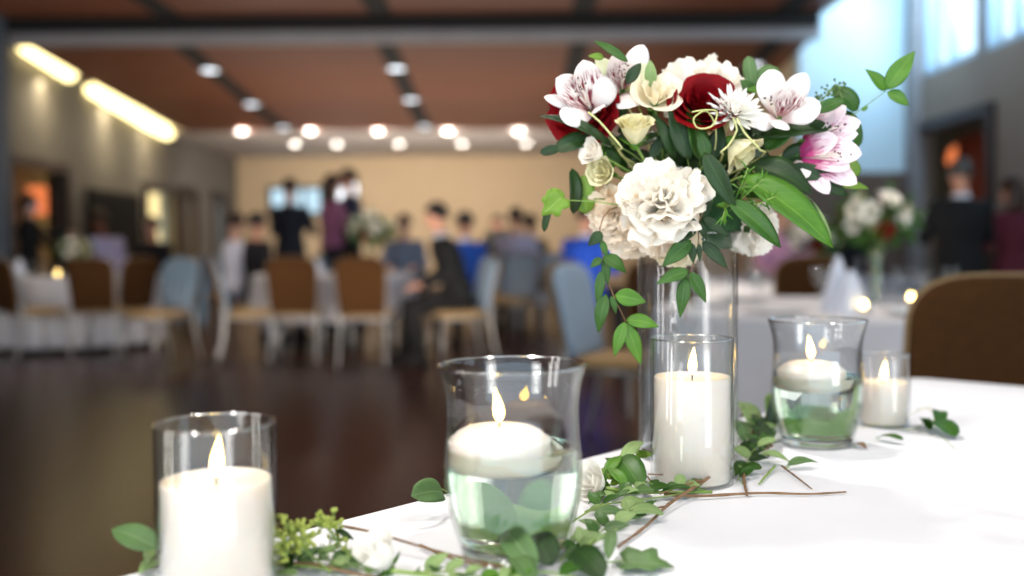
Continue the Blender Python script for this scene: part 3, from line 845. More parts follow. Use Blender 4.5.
# --- bouquet blooms
def face(px, py, up=.0, k=1.0):
    return V(((px - 702) / 130 * k, -1.15, (160 - py) / 95 * k + up)).normalized()
D_ = 1.30
PX = D_ / 1000
G_AL = 'alstroemeria blooms in the bouquet'
rose('dark red rose at the upper left of the bouquet, half behind streaked white petals', P(584, 111, 1.30), V((-.3, -.95, .1)), .040, 'petal_red', open_=.45, layers=6)
rose('dark red rose at the top centre of the bouquet above the white spiky bloom', P(704, 106, 1.262), V((-.1, -.85, .6)), .039, 'petal_red', open_=.4, layers=6, spin=.7, ruff=.02)
ruffled('big ruffled white bloom at the front centre of the bouquet', P(663, 193, 1.235), V((-.15, -.8, .55)), .055, 'petal_white', n=30, seed=4, flat=.8, pw=1.2, folds=1.6, plen=.8)
ruffled('warm ivory bloom tucked under the biggest white bloom', P(662, 226, 1.24), V((-.1, -.85, -.3)), .042, 'petal_peach', n=24, seed=41, pw=1.15, folds=1.6)
ruffled('wide white bloom forming the top centre of the bouquet', P(703, 80, 1.345), V((0, -.35, .9)), .060, 'petal_white', n=34, seed=9, flat=.75, folds=1.6, pw=1.1)
ruffled('peach white ruffled bloom at the lower left, beside the hanging leaves', P(611, 214, 1.275), V((-.5, -.9, -.1)), .037, 'petal_peach', n=26, seed=12, pw=.95, folds=2)
ruffled('peach white ruffled bloom low over the vase mouth, under the biggest bloom', P(630, 236, 1.275), V((-.2, -.9, -.3)), .033, 'petal_peach', n=26, seed=15, pw=.95, folds=2)
ruffled('ivory bloom under the biggest white bloom, seen against the vase glass', P(676, 245, 1.272), V((.1, -.9, -.4)), .036, 'petal_ivory', n=30, seed=22, pw=.9)
ruffled('white bloom at the lower right, under the long broad leaf', P(758, 230, 1.32), V((.45, -.9, -.3)), .037, 'petal_white', n=26, seed=31, pw=1.0, folds=1.5)
rose('cream bud just above and left of the biggest white bloom', P(635, 129, 1.25), V((-.05, -.5, .9)), .0235, 'petal_cream', layers=4, open_=.08, name='rose_bud', hk=1.6, sepals=True, ruff=.05)
rose('lime cream bud at the left, above the peach white bloom', P(603, 172, 1.275), V((-.5, -.75, .05)), .020, 'petal_cream', layers=3, open_=.1, name='rose_bud', hk=1.6)
rose('small white bud at the left under the red rose', P(593, 152, 1.268), V((-.6, -.45, .2)), .0185, 'petal_white', layers=3, open_=.1, name='rose_bud', hk=1.5)
rose('cream bloom hanging right of the biggest white bloom', P(741, 152, 1.255), V((.6, -.35, -.7)), .0255, 'petal_cream', layers=3, open_=.45, name='lisianthus', hk=1.35, lip=.1)
rose('cream white open bloom between the two red roses', P(657, 94, 1.265), V((.05, -.8, .55)), .026, 'petal_ivory', layers=3, open_=.75, name='lisianthus', hk=1.3, lip=.1)
alstro('white alstroemeria with red streaks, furthest left in the bouquet', (590, 105), 1.262,
       [(544, 97, 12, 'al_plain', .0), (608, 79, 25, 'al_plain', .002), (561, 118, 23, 'al_plain', .012), (556, 78, 27, 'al_streak', .006), (583, 60, 27, 'al_streak', .004), (602, 108, 13, 'al_plain', .012)], stam=(-9, -18))
alstro('white alstroemeria at the top left with green tipped petals', (622, 84), 1.272,
       [(595, 58, 16, 'al_lime', .0), (612, 56, 20, 'al_streak', .004), (644, 45, 21, 'al_plain', .002), (652, 66, 19, 'al_lime', .004), (636, 106, 27, 'al_plain', .012), (600, 80, 16, 'al_plain', .006), (630, 62, 17, 'al_streak', .008)], stam=(0, -16))
alstro('white alstroemeria with dark streaks at the right, beside the spiky bloom', (776, 112), 1.25,
       [(768, 70, 29, 'al_plain', .002), (806, 73, 22, 'al_plain', .0), (799, 84, 22, 'al_streak', .006), (821, 106, 25, 'al_plain', .008), (751, 123, 19, 'al_plain', .010), (781, 129, 18, 'al_plain', .014), (786, 88, 15, 'al_streak', .010)], stam=(-6, -14))
alstro('pink throated alstroemeria, the upper one at the far right', (812, 136), 1.285,
       [(846, 106, 22, 'al_pink', .004), (861, 122, 22, 'al_pink', .006), (858, 134, 20, 'al_pink', .010), (836, 112, 14, 'al_pink', .008)], face_=(-.3, -1, .3), stam=(30, -12))
alstro('pink throated alstroemeria, the lower one at the far right', (806, 155), 1.27,
       [(838, 138, 24, 'al_pink', .0), (862, 154, 27, 'al_pink', .006), (857, 184, 21, 'al_pink', .004), (829, 194, 17, 'al_pink', .004), (806, 178, 15, 'al_plain', .004), (850, 168, 22, 'al_pink', .010)], face_=(-.2, -1, .4), stam=(34, 2))
mum('white spiky petalled bloom in front of the centre red rose', P(737, 106, 1.238), V((.12, -.75, .6)), .039)

# --- bouquet foliage
def L2(b, t, w, kind='ovate', m=None, d0=1.28, d1=None, n=None):
    p, q_ = P(b[0], b[1], d0), P(t[0], t[1], d1 or d0)
    r = [p, q_, w * d0 / 1000, kind, m]
    if n: r.append(n)
    return r
foamp = lambda: F0 + V((rnd.uniform(-.03, .03), rnd.uniform(-.02, .02), FH + .03))
sprig('leaf_sprig', 'slim stem with three bright leaves reaching out to the upper right', [foamp(), P(800, 150, 1.33), P(850, 117, 1.32), P(886, 91, 1.31)],
      [L2((885, 91), (865, 69), 17, 'ovate', 'leaf_bright', 1.31), L2((886, 90), (915, 51), 21, 'ovate', 'leaf_bright', 1.31), L2((887, 92), (909, 106), 15, 'ovate', 'leaf_bright', 1.31), L2((862, 111), (868, 106), 5, 'ovate', 'leaf_bright', 1.31)], group='leaf sprigs in the bouquet')
sprig('leaf_sprig', 'sprig of pointed leaves hanging lowest, left of the tall vase', [foamp(), P(622, 205, 1.27), P(600, 228, 1.24), P(606, 270, 1.235), P(613, 294, 1.235), P(626, 322, 1.235)],
      [L2(b, t_, w, 'ovate', mt, 1.235) for b, t_, w, mt in [((602, 232), (588, 246), 13, 'leaf_dark'), ((602, 258), (590, 268), 9, 'leaf_mid'), ((601, 240), (607, 258), 8, 'leaf_mid'), ((603, 256), (626, 273), 17, 'leaf_mid'), ((602, 270), (597, 306), 11, 'leaf_mid'), ((605, 256), (608, 285), 10, 'leaf_mid'), ((615, 295), (646, 302), 19, 'leaf_bright'), ((606, 294), (598, 333), 15, 'leaf_mid'), ((611, 296), (616, 314), 8, 'leaf_mid'), ((626, 320), (659, 327), 17, 'leaf_bright'), ((625, 322), (614, 357), 14, 'leaf_bright'), ((626, 323), (641, 365), 17, 'leaf_bright')]], smat='twig', group='leaf sprigs in the bouquet')
sprig('leaf_sprig', 'sprig of pointed leaves hanging down the front of the tall vase', [foamp(), P(706, 200, 1.25), P(699, 222, 1.232), P(698, 246, 1.23), P(690, 274, 1.23), P(684, 284, 1.23)],
      [L2(b, t_, w, 'ovate', mt, 1.23) for b, t_, w, mt in [((697, 221), (670, 227), 11, 'leaf_dark'), ((698, 222), (706, 239), 10, 'leaf_dark'), ((696, 223), (677, 244), 15, 'leaf_dark'), ((703, 217), (729, 237), 12, 'leaf_dark'), ((691, 240), (662, 267), 19, 'leaf_mid'), ((692, 243), (693, 264), 9, 'leaf_dark'), ((699, 243), (700, 262), 6, 'leaf_dark'), ((702, 242), (728, 269), 14, 'leaf_dark'), ((689, 271), (656, 284), 16, 'leaf_mid'), ((686, 276), (680, 318), 15, 'leaf_mid'), ((690, 272), (706, 303), 15, 'leaf_mid')]], smat='twig', group='leaf sprigs in the bouquet')
sprig('ivy_sprig', 'thin stem with a lime lobed ivy leaf sticking out at the far left', [foamp(), P(628, 206, 1.26), P(598, 202, 1.25), P(562, 200, 1.245)],
      [L2((562, 197), (541, 216), 26, 'ivy', 'leaf_lime', 1.245, n=(0, -1, .1)), L2((556, 188), (553, 206), 20, 'round', 'leaf_lime', 1.247, n=(.2, -1, .1))])
sprig('leaf_sprig', 'upright pair of rounded leaves left of the cream buds, one nearly black green', [foamp(), P(610, 200, 1.29), P(590, 198, 1.29), P(574, 190, 1.29)],
      [L2((573, 214), (572, 168), 15, 'round', 'leaf_dark', 1.29, n=(.5, -1, 0)), L2((586, 214), (583, 175), 23, 'round', 'leaf_lime', 1.295, n=(-.2, -1, 0)), L2((552, 200), (544, 232), 8, 'round', 'leaf_dark', 1.28)], group='leaf sprigs in the bouquet')
sprig('leaf_sprig', 'dark leaves pointing left under the upper left red rose', [foamp(), P(640, 160, 1.31), P(606, 142, 1.30), P(590, 138, 1.29)],
      [L2((612, 146), (539, 116), 13, 'lance', 'leaf_dark', 1.275), L2((594, 136), (555, 150), 19, 'round', 'leaf_dark', 1.285), L2((560, 148), (540, 153), 10, 'round', 'leaf_dark', 1.285), L2((620, 165), (592, 148), 18, 'ovate', 'leaf_mid', 1.3)], group='leaf sprigs in the bouquet')
sprig('leaf_sprig', 'slim dark green leaves at the very top left of the bouquet', [foamp(), P(640, 110, 1.33), P(630, 64, 1.3)],
      [L2((628, 62), (594, 41), 10, 'lance', 'leaf_mid', 1.25), L2((604, 58), (588, 56), 8, 'ovate', 'leaf_lime', 1.26), L2((626, 84), (641, 63), 12, 'lance', 'leaf_dark', 1.245), L2((652, 88), (650, 60), 12, 'lance', 'leaf_pale', 1.27)], group='leaf sprigs in the bouquet')
sprig('lily_stem', 'long broad bright green leaf sweeping down to the lower right', [foamp(), P(725, 185, 1.27), P(742, 176, 1.24)],
      [L2((742, 176), (833, 248), 44, 'lance', 'leaf_bright', 1.235, 1.225, n=(.15, -1, .9)), L2((728, 200), (781, 248), 24, 'lance', 'leaf_mid', 1.215, n=(.4, -1, .2))], srad=.0016)
sprig('leaf_sprig', 'dark broad leaf with a pale rib right of the biggest white bloom', [foamp(), P(712, 200, 1.26), P(708, 160, 1.25)],
      [L2((704, 152), (737, 212), 21, 'ovate', 'leaf_dark', 1.215, n=(-.4, -1, .2)), L2((706, 158), (700, 130), 16, 'ovate', 'leaf_mid', 1.24), L2((712, 200), (695, 228), 10, 'ovate', 'leaf_dark', 1.24)], group='leaf sprigs in the bouquet')
sprig('leaf_sprig', 'dark leaves filling the middle below the centre red rose', [foamp(), P(690, 170, 1.3), P(686, 140, 1.28)],
      [L2((690, 160), (668, 106), 22, 'ovate', 'leaf_dark', 1.255), L2((700, 160), (686, 106), 24, 'ovate', 'leaf_mid', 1.26), L2((675, 158), (652, 112), 15, 'ovate', 'leaf_dark', 1.262), L2((712, 160), (722, 122), 20, 'ovate', 'leaf_dark', 1.265), L2((650, 160), (668, 128), 12, 'ovate', 'leaf_dark', 1.27)], group='leaf sprigs in the bouquet')
sprig('leaf_sprig', 'dark glossy leaves behind the pink throated blooms', [foamp(), P(770, 170, 1.31), P(800, 150, 1.3)],
      [L2((750, 165), (812, 194), 36, 'lance', 'leaf_dark', 1.262, n=(.1, -1, .7)), L2((760, 135), (836, 128), 24, 'lance', 'leaf_dark', 1.285), L2((790, 165), (848, 196), 22, 'lance', 'leaf_dark', 1.28), L2((765, 150), (800, 118), 24, 'ovate', 'leaf_mid', 1.29), L2((780, 160), (826, 150), 26, 'ovate', 'leaf_dark', 1.3), L2((770, 175), (735, 135), 26, 'ovate', 'leaf_dark', 1.3)], group='leaf sprigs in the bouquet')
sprig('leaf_sprig', 'rounded leaves peeking out above and behind the right blooms', [foamp(), P(800, 150, 1.35), P(835, 110, 1.34)],
      [L2((832, 90), (858, 110), 22, 'round', 'leaf_mid', 1.32), L2((846, 110), (858, 148), 15, 'round', 'leaf_mid', 1.33), L2((816, 112), (846, 100), 14, 'lance', 'leaf_mid', 1.27), L2((828, 186), (869, 189), 11, 'lance', 'leaf_lime', 1.31), L2((846, 160), (858, 176), 14, 'round', 'leaf_lime', 1.32)], group='leaf sprigs in the bouquet')
sprig('leaf_sprig', 'dull grey green rounded leaves behind the top of the bouquet', [foamp(), P(750, 120, 1.38), P(757, 84, 1.38)],
      [L2((752, 88), (748, 56), 14, 'round', 'leaf_euc', 1.38), L2((755, 90), (778, 68), 22, 'round', 'leaf_euc', 1.38), L2((752, 92), (740, 80), 14, 'ovate', 'leaf_mid', 1.3), L2((764, 92), (745, 90), 10, 'ovate', 'leaf_bright', 1.27)], group='leaf sprigs in the bouquet')
sprig('grass_blade', 'thin grey green blade hanging at the lower right of the bouquet', [foamp(), P(790, 195, 1.29), P(812, 200, 1.28)], [L2((812, 200), (833, 242), 3.5, 'lance', 'leaf_pale', 1.28)])
# needle-leaved sprig in the middle
t = thing('needle_sprig', 'needle leaved green sprig right of the biggest white bloom', 'foliage', foamp(), baked=True)
mm = MB(); st = MB(); rr = random.Random(5)
for b, e in (((735, 205), (764, 178)), ((735, 200), (748, 168)), ((740, 212), (776, 196)), ((730, 195), (722, 220))):
    p0, p1 = P(*b, 1.235), P(*e, 1.205); st.tube([p0, p1], .001, 5)
    for i in range(20):
        f = i / 20; p = p0.lerp(p1, f); dv = (p1 - p0).normalized() * .6 + V((rr.gauss(0, .6), rr.gauss(0, .6) - .2, rr.gauss(0, .6)))
        leaf(mm, p, p + dv.normalized() * .016, .0022, (0, -1, .3), 'lance', nu=5, nv=2)
st.tube([F0 + V((.01, -.01, FH + .03)), P(735, 205, 1.235)], .0012, 5)
st.build('stem', 'stem_green', t); o = mm.build('needles', 'leaf_bright', t); o['kind'] = 'stuff'
berries('sprig of small green seed buds between the right blooms and the three leaf stem', [foamp(), P(800, 130, 1.33), P(822, 100, 1.31), P(836, 86, 1.3)], [P(826, 90, 1.3), P(838, 86, 1.3), P(818, 98, 1.3), P(843, 92, 1.3)], n=11, r=.0017, spread=.013, seed=8, m='leaf_euc')
# curled tendril by the spiky bloom
t = thing('tendril', 'curly pale yellow stem loops under the centre red rose', 'foliage', foamp(), baked=True)
MB().tube(bez([F0 + V((.02, -.01, FH + .04)), P(716, 140, 1.25), P(708, 112, 1.225), P(694, 118, 1.22), P(698, 128, 1.22), P(712, 126, 1.215), P(717, 112, 1.22), P(706, 110, 1.21), P(692, 112, 1.22)], 48), .0011, 6).build('loop', 'stem_pale', t)
for i, pp in enumerate([[(733, 118), (737, 130), (728, 146), (721, 152)], [(737, 118), (744, 132), (753, 142), (760, 150)], [(588, 112), (600, 122), (612, 136), (622, 148)]]):
    o = MB().tube(bez([P(a, b, 1.222) for a, b in pp] + [P(pp[-1][0], pp[-1][1] + 8, 1.28), F0 + V((.0, 0, FH + .05))], 14), .0014, 6)
    tag(o.build('bare_tendril', 'stem_pale', origin=P(*pp[0], 1.222)), ['pale stem curving left under the white spiky bloom', 'pale stem curving right under the white spiky bloom', 'pale green stem below the streaked petals at the far left'][i], 'stem', 'bare pale stems in the bouquet')
# dark filler leaves around the foam
rr = random.Random(11)
for s in range(7):
    lv = []
    a0 = s * 2 * PI / 7
    tipd = V((math.cos(a0) * .125, math.sin(a0) * .05 + .02, .055 + .045 * math.sin(a0 * 2 + 1)))
    b0 = BC + V((0, .0, -.04)); e0 = b0 + tipd
    for i in range(14):
        p = b0.lerp(e0, .25 + .75 * i / 14) + V((rr.gauss(0, .008), rr.gauss(0, .006), rr.gauss(0, .012)))
        dv = tipd.normalized() * .5 + V((rr.gauss(0, .6), rr.gauss(0, .3) - .1, rr.gauss(0, .6)))
        lv.append((p, p + dv.normalized() * rr.uniform(.03, .045), rr.uniform(.017, .026), 'ovate', rr.choice(['leaf_dark', 'leaf_dark', 'leaf_mid'])))
    sprig('filler_foliage', 'dark filler leaves packed between the blooms of the big bouquet', [F0 + V((0, 0, FH + .04)), b0, e0], lv, group='dark filler leaves inside the bouquet')

# --- greenery along the table
def TLf(b, t, w, kind='ovate', m=None, h0=.006, h1=.01, n=(0, -.3, 1)):
    p, q_ = Q(b[0], b[1], h0), Q(t[0], t[1], h1)
    return (p, q_, w * (p - EYE).length / 1000, kind, m, n)
def twig(label, pts, r=.0016, name='twig', m='twig', group='bare twigs on the tablecloth', forks=()):
    pp = [Q(x, y, h) for x, y, h in pts]
    t = thing(name, label, 'twig', pp[0], group=group, baked=True)
    path = bez(pp, 20); n_ = len(path)
    mm = MB(); mm.tube(path, [r * (1.1 - .5 * i / n_) * (1.25 if i % 5 == 2 else 1) for i in range(n_)], 7)
    mm.build('branch', m, t)
    for f in forks:
        fp = bez([Q(x, y, h) for x, y, h in f], 10); MB().tube(fp, [r * .6 * (1 - .4 * i / len(fp)) for i in range(len(fp))], 6).build('side_branch', m, t)
    return t
GE = 'leafy stems along the table edge'
sprig('leafy_stem', 'two pale green leaves poking out left of the front pillar candle', [Q(190, 576, .01), Q(165, 560, .02), Q(150, 552, .03)], [TLf((160, 549), (112, 529), 25, 'lance', 'leaf_euc', .03, .04, (0, -1, 1)), TLf((158, 548), (146, 566), 16, 'ovate', 'leaf_pale', .01, .012), TLf((160, 560), (138, 574), 18, 'ovate', 'leaf_pale', .012, .006)], group=GE)
berries('sprig of yellow green seed clusters beside the front pillar candle', [Q(330, 572, .006), Q(312, 556, .015), Q(296, 540, .03)], [Q(290, 530, .035), Q(300, 540, .03), Q(284, 545, .025)], seed=2, n=34, spread=.017, r=.0023, group='seed clusters on the tablecloth')
berries('small raised seed cluster between the front candle and the white rosebud', [Q(352, 560, .008), Q(340, 545, .018), Q(328, 528, .035)], [Q(320, 524, .038), Q(333, 521, .038)], seed=5, n=24, spread=.011, r=.0022, group='seed clusters on the tablecloth')
berries('loose open seed cluster touching the white rosebud', [Q(366, 568, .006), Q(350, 556, .012), Q(336, 540, .02)], [Q(340, 540, .018), Q(350, 551, .014)], seed=6, n=18, spread=.012, r=.0019, group='seed clusters on the tablecloth')
sprig('leafy_stem', 'dark narrow leaves lying between the front candle and the rosebud', [Q(270, 566, .004), Q(300, 566, .008), Q(340, 571, .006)],
      [TLf((276, 545), (292, 570), 22, 'ovate', 'leaf_dark', .012, .006), TLf((296, 560), (340, 552), 14, 'ovate', 'leaf_euc', .008, .012), TLf((334, 530), (354, 540), 10, 'lance', 'leaf_dark', .03, .02), TLf((272, 552), (308, 562), 18, 'lance', 'leaf_dark', .01, .004), TLf((328, 566), (362, 562), 22, 'round', 'leaf_pale', .006, .008), TLf((302, 540), (322, 533), 10, 'ovate', 'leaf_pale', .012, .016)], group=GE)
twig('long brown twig from the seed clusters past the rosebud to the front vase', [(342, 526, .03), (375, 533, .022), (440, 552, .012), (500, 566, .004)], .0014)
twig('brown twig lying in front of the seed clusters', [(268, 563, .006), (310, 564, .009), (352, 573, .006), (400, 582, .004)], .0016)
rose('white rosebud lying left of the front flared vase', Q(378, 553, .021), V((-.35, -.35, .75)), .0205, 'petal_mum', layers=4, open_=.12, name='table_rose', hk=1.7, ruff=0, lip=.07, stem=bez([Q(392, 571, .012), Q(420, 574, .006), Q(470, 582, .004)], 8))
rose('white rose lying between the front flared vase and the tall vase', Q(592, 482, .020), V((-.7, -.6, .35)), .0225, 'petal_mum', layers=4, open_=.2, name='table_rose', hk=1.5, ruff=0, lip=.12, stem=bez([Q(606, 488, .016), Q(640, 492, .008), Q(712, 492, .004)], 8))
sprig('leafy_stem', 'round leaf showing behind the left side of the front flared vase', [Q(470, 500, .004), Q(452, 494, .014), Q(440, 488, .025)], [TLf((443, 493), (411, 496), 26, 'round', 'leaf_euc', .024, .03, (0, -1, .6))], group=GE)
sprig('leafy_stem', 'blue green rounded leaves in front of the front flared vase', [Q(600, 584, .004), Q(560, 574, .01), Q(530, 572, .012), Q(505, 578, .008)],
      [TLf((536, 570), (506, 528), 30, 'round', 'leaf_euc', .010, .034, (-.2, -1, .6)), TLf((552, 566), (528, 532), 34, 'round', 'leaf_dark', .010, .030, (.3, -1, .6)), TLf((534, 582), (512, 556), 22, 'round', 'leaf_euc', .008, .018), TLf((604, 578), (574, 549), 30, 'round', 'leaf_dark', .006, .02, (0, -1, .8)), TLf((608, 560), (613, 530), 13, 'lance', 'leaf_euc', .010, .020), TLf((570, 540), (602, 532), 14, 'ovate', 'leaf_pale', .008, .012), TLf((560, 575), (590, 560), 20, 'ovate', 'leaf_mid', .01, .012), TLf((505, 576), (520, 568), 16, 'ovate', 'leaf_bright', .006, .01)], group=GE)
def behind(c, label, seed):
    rr = random.Random(seed); c = V(c); lv = []
    for i in range(9):
        a = (i - 4) * .0105; b_ = V((c.x + a, c.y + .085 + rr.uniform(0, .03), TZ + .008))
        lv.append((b_, b_ + V((rr.uniform(-.02, .02), rr.uniform(-.005, .02), rr.uniform(.03, .062))), .026, 'round', rr.choice(['leaf_lime', 'leaf_bright', 'leaf_pale']), (rr.uniform(-.3, .3), -1, .3)))
    sprig('leafy_stem', label, [V((c.x - .045, c.y + .095, TZ + .004)), V((c.x, c.y + .105, TZ + .008)), V((c.x + .045, c.y + .1, TZ + .004))], lv, group=GE)
behind(C0, 'green leaves seen through the water of the front flared vase', 1)
behind(D0, 'green leaves seen through the water of the rear flared vase', 2)
sprig('ivy_sprig', 'grey green pointed ivy leaf flat on the cloth, front centre', [Q(596, 562, .006), Q(612, 562, .006), Q(624, 561, .006)], [TLf((624, 562), (676, 566), 46, 'ivy', 'leaf_euc', .006, .005, (0, -.2, 1))])
sprig('leafy_stem', 'cluster of pale rounded leaves in front of the white rose', [Q(560, 530, .004), Q(600, 506, .010), Q(640, 500, .012), Q(680, 494, .008)],
      [TLf((627, 516), (594, 515), 17, 'round', 'leaf_euc', .008, .012), TLf((664, 514), (628, 512), 20, 'round', 'leaf_pale', .008, .012), TLf((640, 498), (626, 512), 20, 'round', 'leaf_pale', .012, .010), TLf((612, 496), (588, 504), 12, 'ovate', 'leaf_euc', .006, .006), TLf((600, 530), (578, 520), 14, 'ovate', 'leaf_pale', .006, .008), TLf((592, 540), (575, 548), 12, 'ovate', 'leaf_mid', .006, .006), TLf((660, 492), (700, 492), 8, 'lance', 'leaf_mid', .012, .006), TLf((640, 494), (612, 498), 9, 'lance', 'leaf_mid', .014, .01)], group=GE)
sprig('leafy_stem', 'upright green leaves behind the white rose beside the tall vase', [Q(700, 488, .006), Q(660, 486, .014), Q(628, 474, .02)],
      [TLf((640, 488), (612, 458), 32, 'round', 'leaf_mid', .012, .03, (.2, -1, .7)), TLf((622, 462), (645, 442), 16, 'ovate', 'leaf_pale', .03, .04), TLf((606, 474), (622, 456), 14, 'ovate', 'leaf_bright', .026, .036), TLf((626, 486), (606, 468), 16, 'ovate', 'leaf_bright', .018, .03)], group=GE)
twig('crooked forked twig in front of the tall vase holder', [(718, 470, .020), (704, 481, .014), (690, 490, .012), (668, 505, .008), (646, 526, .004), (618, 547, .003)], .0020, forks=[[(702, 482, .014), (680, 476, .014), (648, 474, .016)], [(704, 480, .016), (688, 484, .016), (660, 494, .012)], [(656, 490, .01), (650, 480, .014), (646, 475, .016)], [(668, 506, .007), (640, 510, .006), (622, 505, .006)]])
twig('long straight brown twig pointing right across the cloth', [(664, 494, .008), (700, 496, .005), (760, 493, .004), (808, 494, .003), (846, 492, .003)], .0016)
twig('thin brown vine curling round the foot of the front flared vase', [(420, 545, .004), (458, 560, .006), (500, 566, .01), (540, 556, .012), (576, 540, .010), (600, 518, .006)], .0013)
twig('pale stem slanting at the foot of the front flared vase', [(560, 574, .006), (582, 552, .014), (600, 536, .016), (622, 528, .01)], .0014, m='stem_green')
sprig('leafy_stem', 'bushy mix of leaves between the tall vase and the rear flared vase', [Q(742, 484, .004), Q(752, 450, .012), Q(764, 425, .02), Q(772, 404, .035)],
      [TLf((765, 436), (776, 394), 15, 'lance', 'leaf_dark', .012, .05, (0, -1, .3)), TLf((756, 430), (742, 402), 20, 'round', 'leaf_pale', .016, .036, (0, -1, .5)), TLf((748, 446), (736, 420), 20, 'round', 'leaf_euc', .012, .022, (0, -1, .5)), TLf((760, 452), (776, 430), 14, 'ovate', 'leaf_mid', .01, .02), TLf((758, 456), (790, 462), 14, 'ovate', 'leaf_pale', .008, .006), TLf((748, 462), (735, 476), 16, 'ovate', 'leaf_mid', .006, .005), TLf((758, 444), (738, 448), 13, 'ovate', 'leaf_dark', .012, .014), TLf((764, 430), (752, 418), 13, 'ovate', 'leaf_mid', .02, .03), TLf((770, 446), (758, 420), 12, 'lance', 'leaf_dark', .012, .03), TLf((745, 455), (760, 440), 12, 'ovate', 'leaf_dark', .01, .016)], group=GE)
berries('tiny seed cluster among leaves left of the rear flared vase', [Q(752, 462, .006), Q(756, 440, .014), Q(748, 415, .026)], [Q(746, 412, .03), Q(750, 438, .016), Q(766, 448, .012)], seed=12, n=18, spread=.013, r=.0022, group='seed clusters on the tablecloth', m='twig')
twig('short green stem end pointing at the camera below the leaf mix', [(775, 466, .006), (766, 476, .004), (759, 484, .003)], .0016, m='stem_green')
twig('short dark stem end pointing right below the leaf mix', [(782, 466, .006), (798, 478, .004), (812, 489, .003)], .0012)
twig('stubby brown stem hanging down to the long straight twig', [(744, 466, .008), (744, 480, .006), (747, 495, .004)], .0024)
sprig('loose_leaf', 'single folded leaf on the cloth before the rear flared vase', [Q(784, 468, .004), Q(790, 467, .005)], [TLf((787, 466), (819, 463), 14, 'ovate', 'leaf_euc', .005, .006)])
sprig('loose_leaf', 'curled green leaf lying before the furthest small candle', [Q(876, 438, .004), Q(880, 438, .005)], [TLf((878, 437), (903, 440), 10, 'round', 'leaf_mid', .005, .008)])
sprig('loose_leaf', 'small dried brown leaf at the foot of the rear flared vase', [Q(852, 445, .002), Q(856, 446, .004)], [TLf((854, 444), (867, 449), 9, 'ovate', 'twig', .004, .003)])
sprig('loose_leaf', 'pair of round green leaves furthest right on the cloth', [Q(880, 425, .004), Q(912, 430, .006), Q(928, 424, .008), Q(955, 449, .003)], [TLf((926, 422), (955, 437), 22, 'round', 'leaf_mid', .010, .006), TLf((940, 428), (938, 412), 13, 'round', 'leaf_mid', .010, .018), TLf((930, 430), (922, 418), 10, 'round', 'leaf_mid', .008, .012)], smat='stem_green', srad=.0006)
def gyp(label, pts, tips, seed=0):
    t = thing('gypsophila', label, 'flower', Q(*pts[0]), group="sprigs of tiny white filler flowers on the cloth", baked=True)
    st = MB(); st.tube(bez([Q(*p) for p in pts], 8), .0005, 4); rr = random.Random(seed); fl = MB()
    for x, y, h in tips:
        p = Q(x, y, h); near = min([Q(*q_) for q_ in pts], key=lambda a: (a - p).length)
        st.tube([near, p], .0004, 4)
        for k in range(6):
            dv = V((rr.gauss(0, 1), rr.gauss(0, 1), rr.gauss(0, 1))).normalized(); fl.ball(p + dv * .0014, .0014, 6, 4)
    st.build('stem', 'stem_pale', t); o = fl.build('florets', 'baby', t); o['kind'] = 'stuff'
gyp('wispy stem of tiny white flowers behind the furthest right leaves', [(860, 428, .004), (900, 418, .014), (926, 408, .03)], [(918, 408, .03), (932, 406, .032), (946, 412, .02), (910, 416, .02), (960, 430, .01), (952, 424, .014)], 1)
gyp('tiny white flowers tucked in leaves left of the rear flared vase', [(748, 462, .006), (745, 452, .01)], [(738, 446, .014), (748, 441, .018), (771, 448, .012), (766, 452, .01), (744, 458, .008)], 2)
gyp('tiny white flowers in front of the front flared vase', [(470, 585, .004), (500, 574, .008)], [(503, 562, .014), (508, 566, .012), (498, 572, .01), (490, 568, .008)], 3)
gyp('tiny white flowers by the loose seed cluster and rosebud', [(330, 548, .008), (345, 540, .014)], [(328, 534, .02), (331, 540, .018), (356, 552, .01), (322, 545, .012)], 4)



def trail(label, pts, n, mats, seed, size=(.010, .018)):
    rr = random.Random(seed); pp = [Q(*p) for p in pts]; path = bez(pp, 24); lv = []
    for i in range(n):
        k = int(1 + (len(path) - 3) * (i + .5) / n); p = path[k]; tv = (path[k + 1] - path[k - 1]).normalized()
        sd = V((-tv.y, tv.x, 0)) * (1 if i % 2 else -1); L = rr.uniform(*size) * 1.5
        q_ = p + (tv * rr.uniform(.2, .9) + sd * rr.uniform(.5, 1)).normalized() * L; q_.z = max(TZ + .004, p.z + rr.uniform(-.002, .012))
        lv.append((p, q_, L * rr.uniform(.5, .75), rr.choice(['ovate', 'round', 'ovate']), rr.choice(mats), (rr.uniform(-.3, .3), -.5, 1)))
    sprig('trailing_stem', label, pp, lv, group='thin trailing stems along the table edge')
trail('thin leafy trail running under the white rose to the tall vase', [(585, 512, .004), (620, 496, .010), (660, 488, .012), (706, 490, .004)], 14, ['leaf_euc', 'leaf_pale', 'leaf_mid'], 1)
trail('thin leafy trail in front of the white rose by the front flared vase', [(560, 560, .004), (590, 540, .010), (618, 520, .010), (650, 508, .004)], 13, ['leaf_pale', 'leaf_mid', 'leaf_euc'], 2)
trail('thin leafy trail around the front edge of the front flared vase', [(410, 572, .003), (450, 572, .008), (490, 578, .010), (530, 576, .010)], 12, ['leaf_bright', 'leaf_pale', 'leaf_mid'], 3)
trail('thin leafy trail beside the front pillar candle under the seed clusters', [(276, 574, .003), (306, 560, .008), (340, 562, .008), (372, 574, .004)], 12, ['leaf_mid', 'leaf_euc', 'leaf_pale'], 4)
trail('thin leafy trail between the tall vase holder and the rear flared vase', [(738, 480, .003), (750, 458, .012), (760, 436, .020), (756, 414, .028)], 16, ['leaf_mid', 'leaf_pale', 'leaf_dark'], 5)
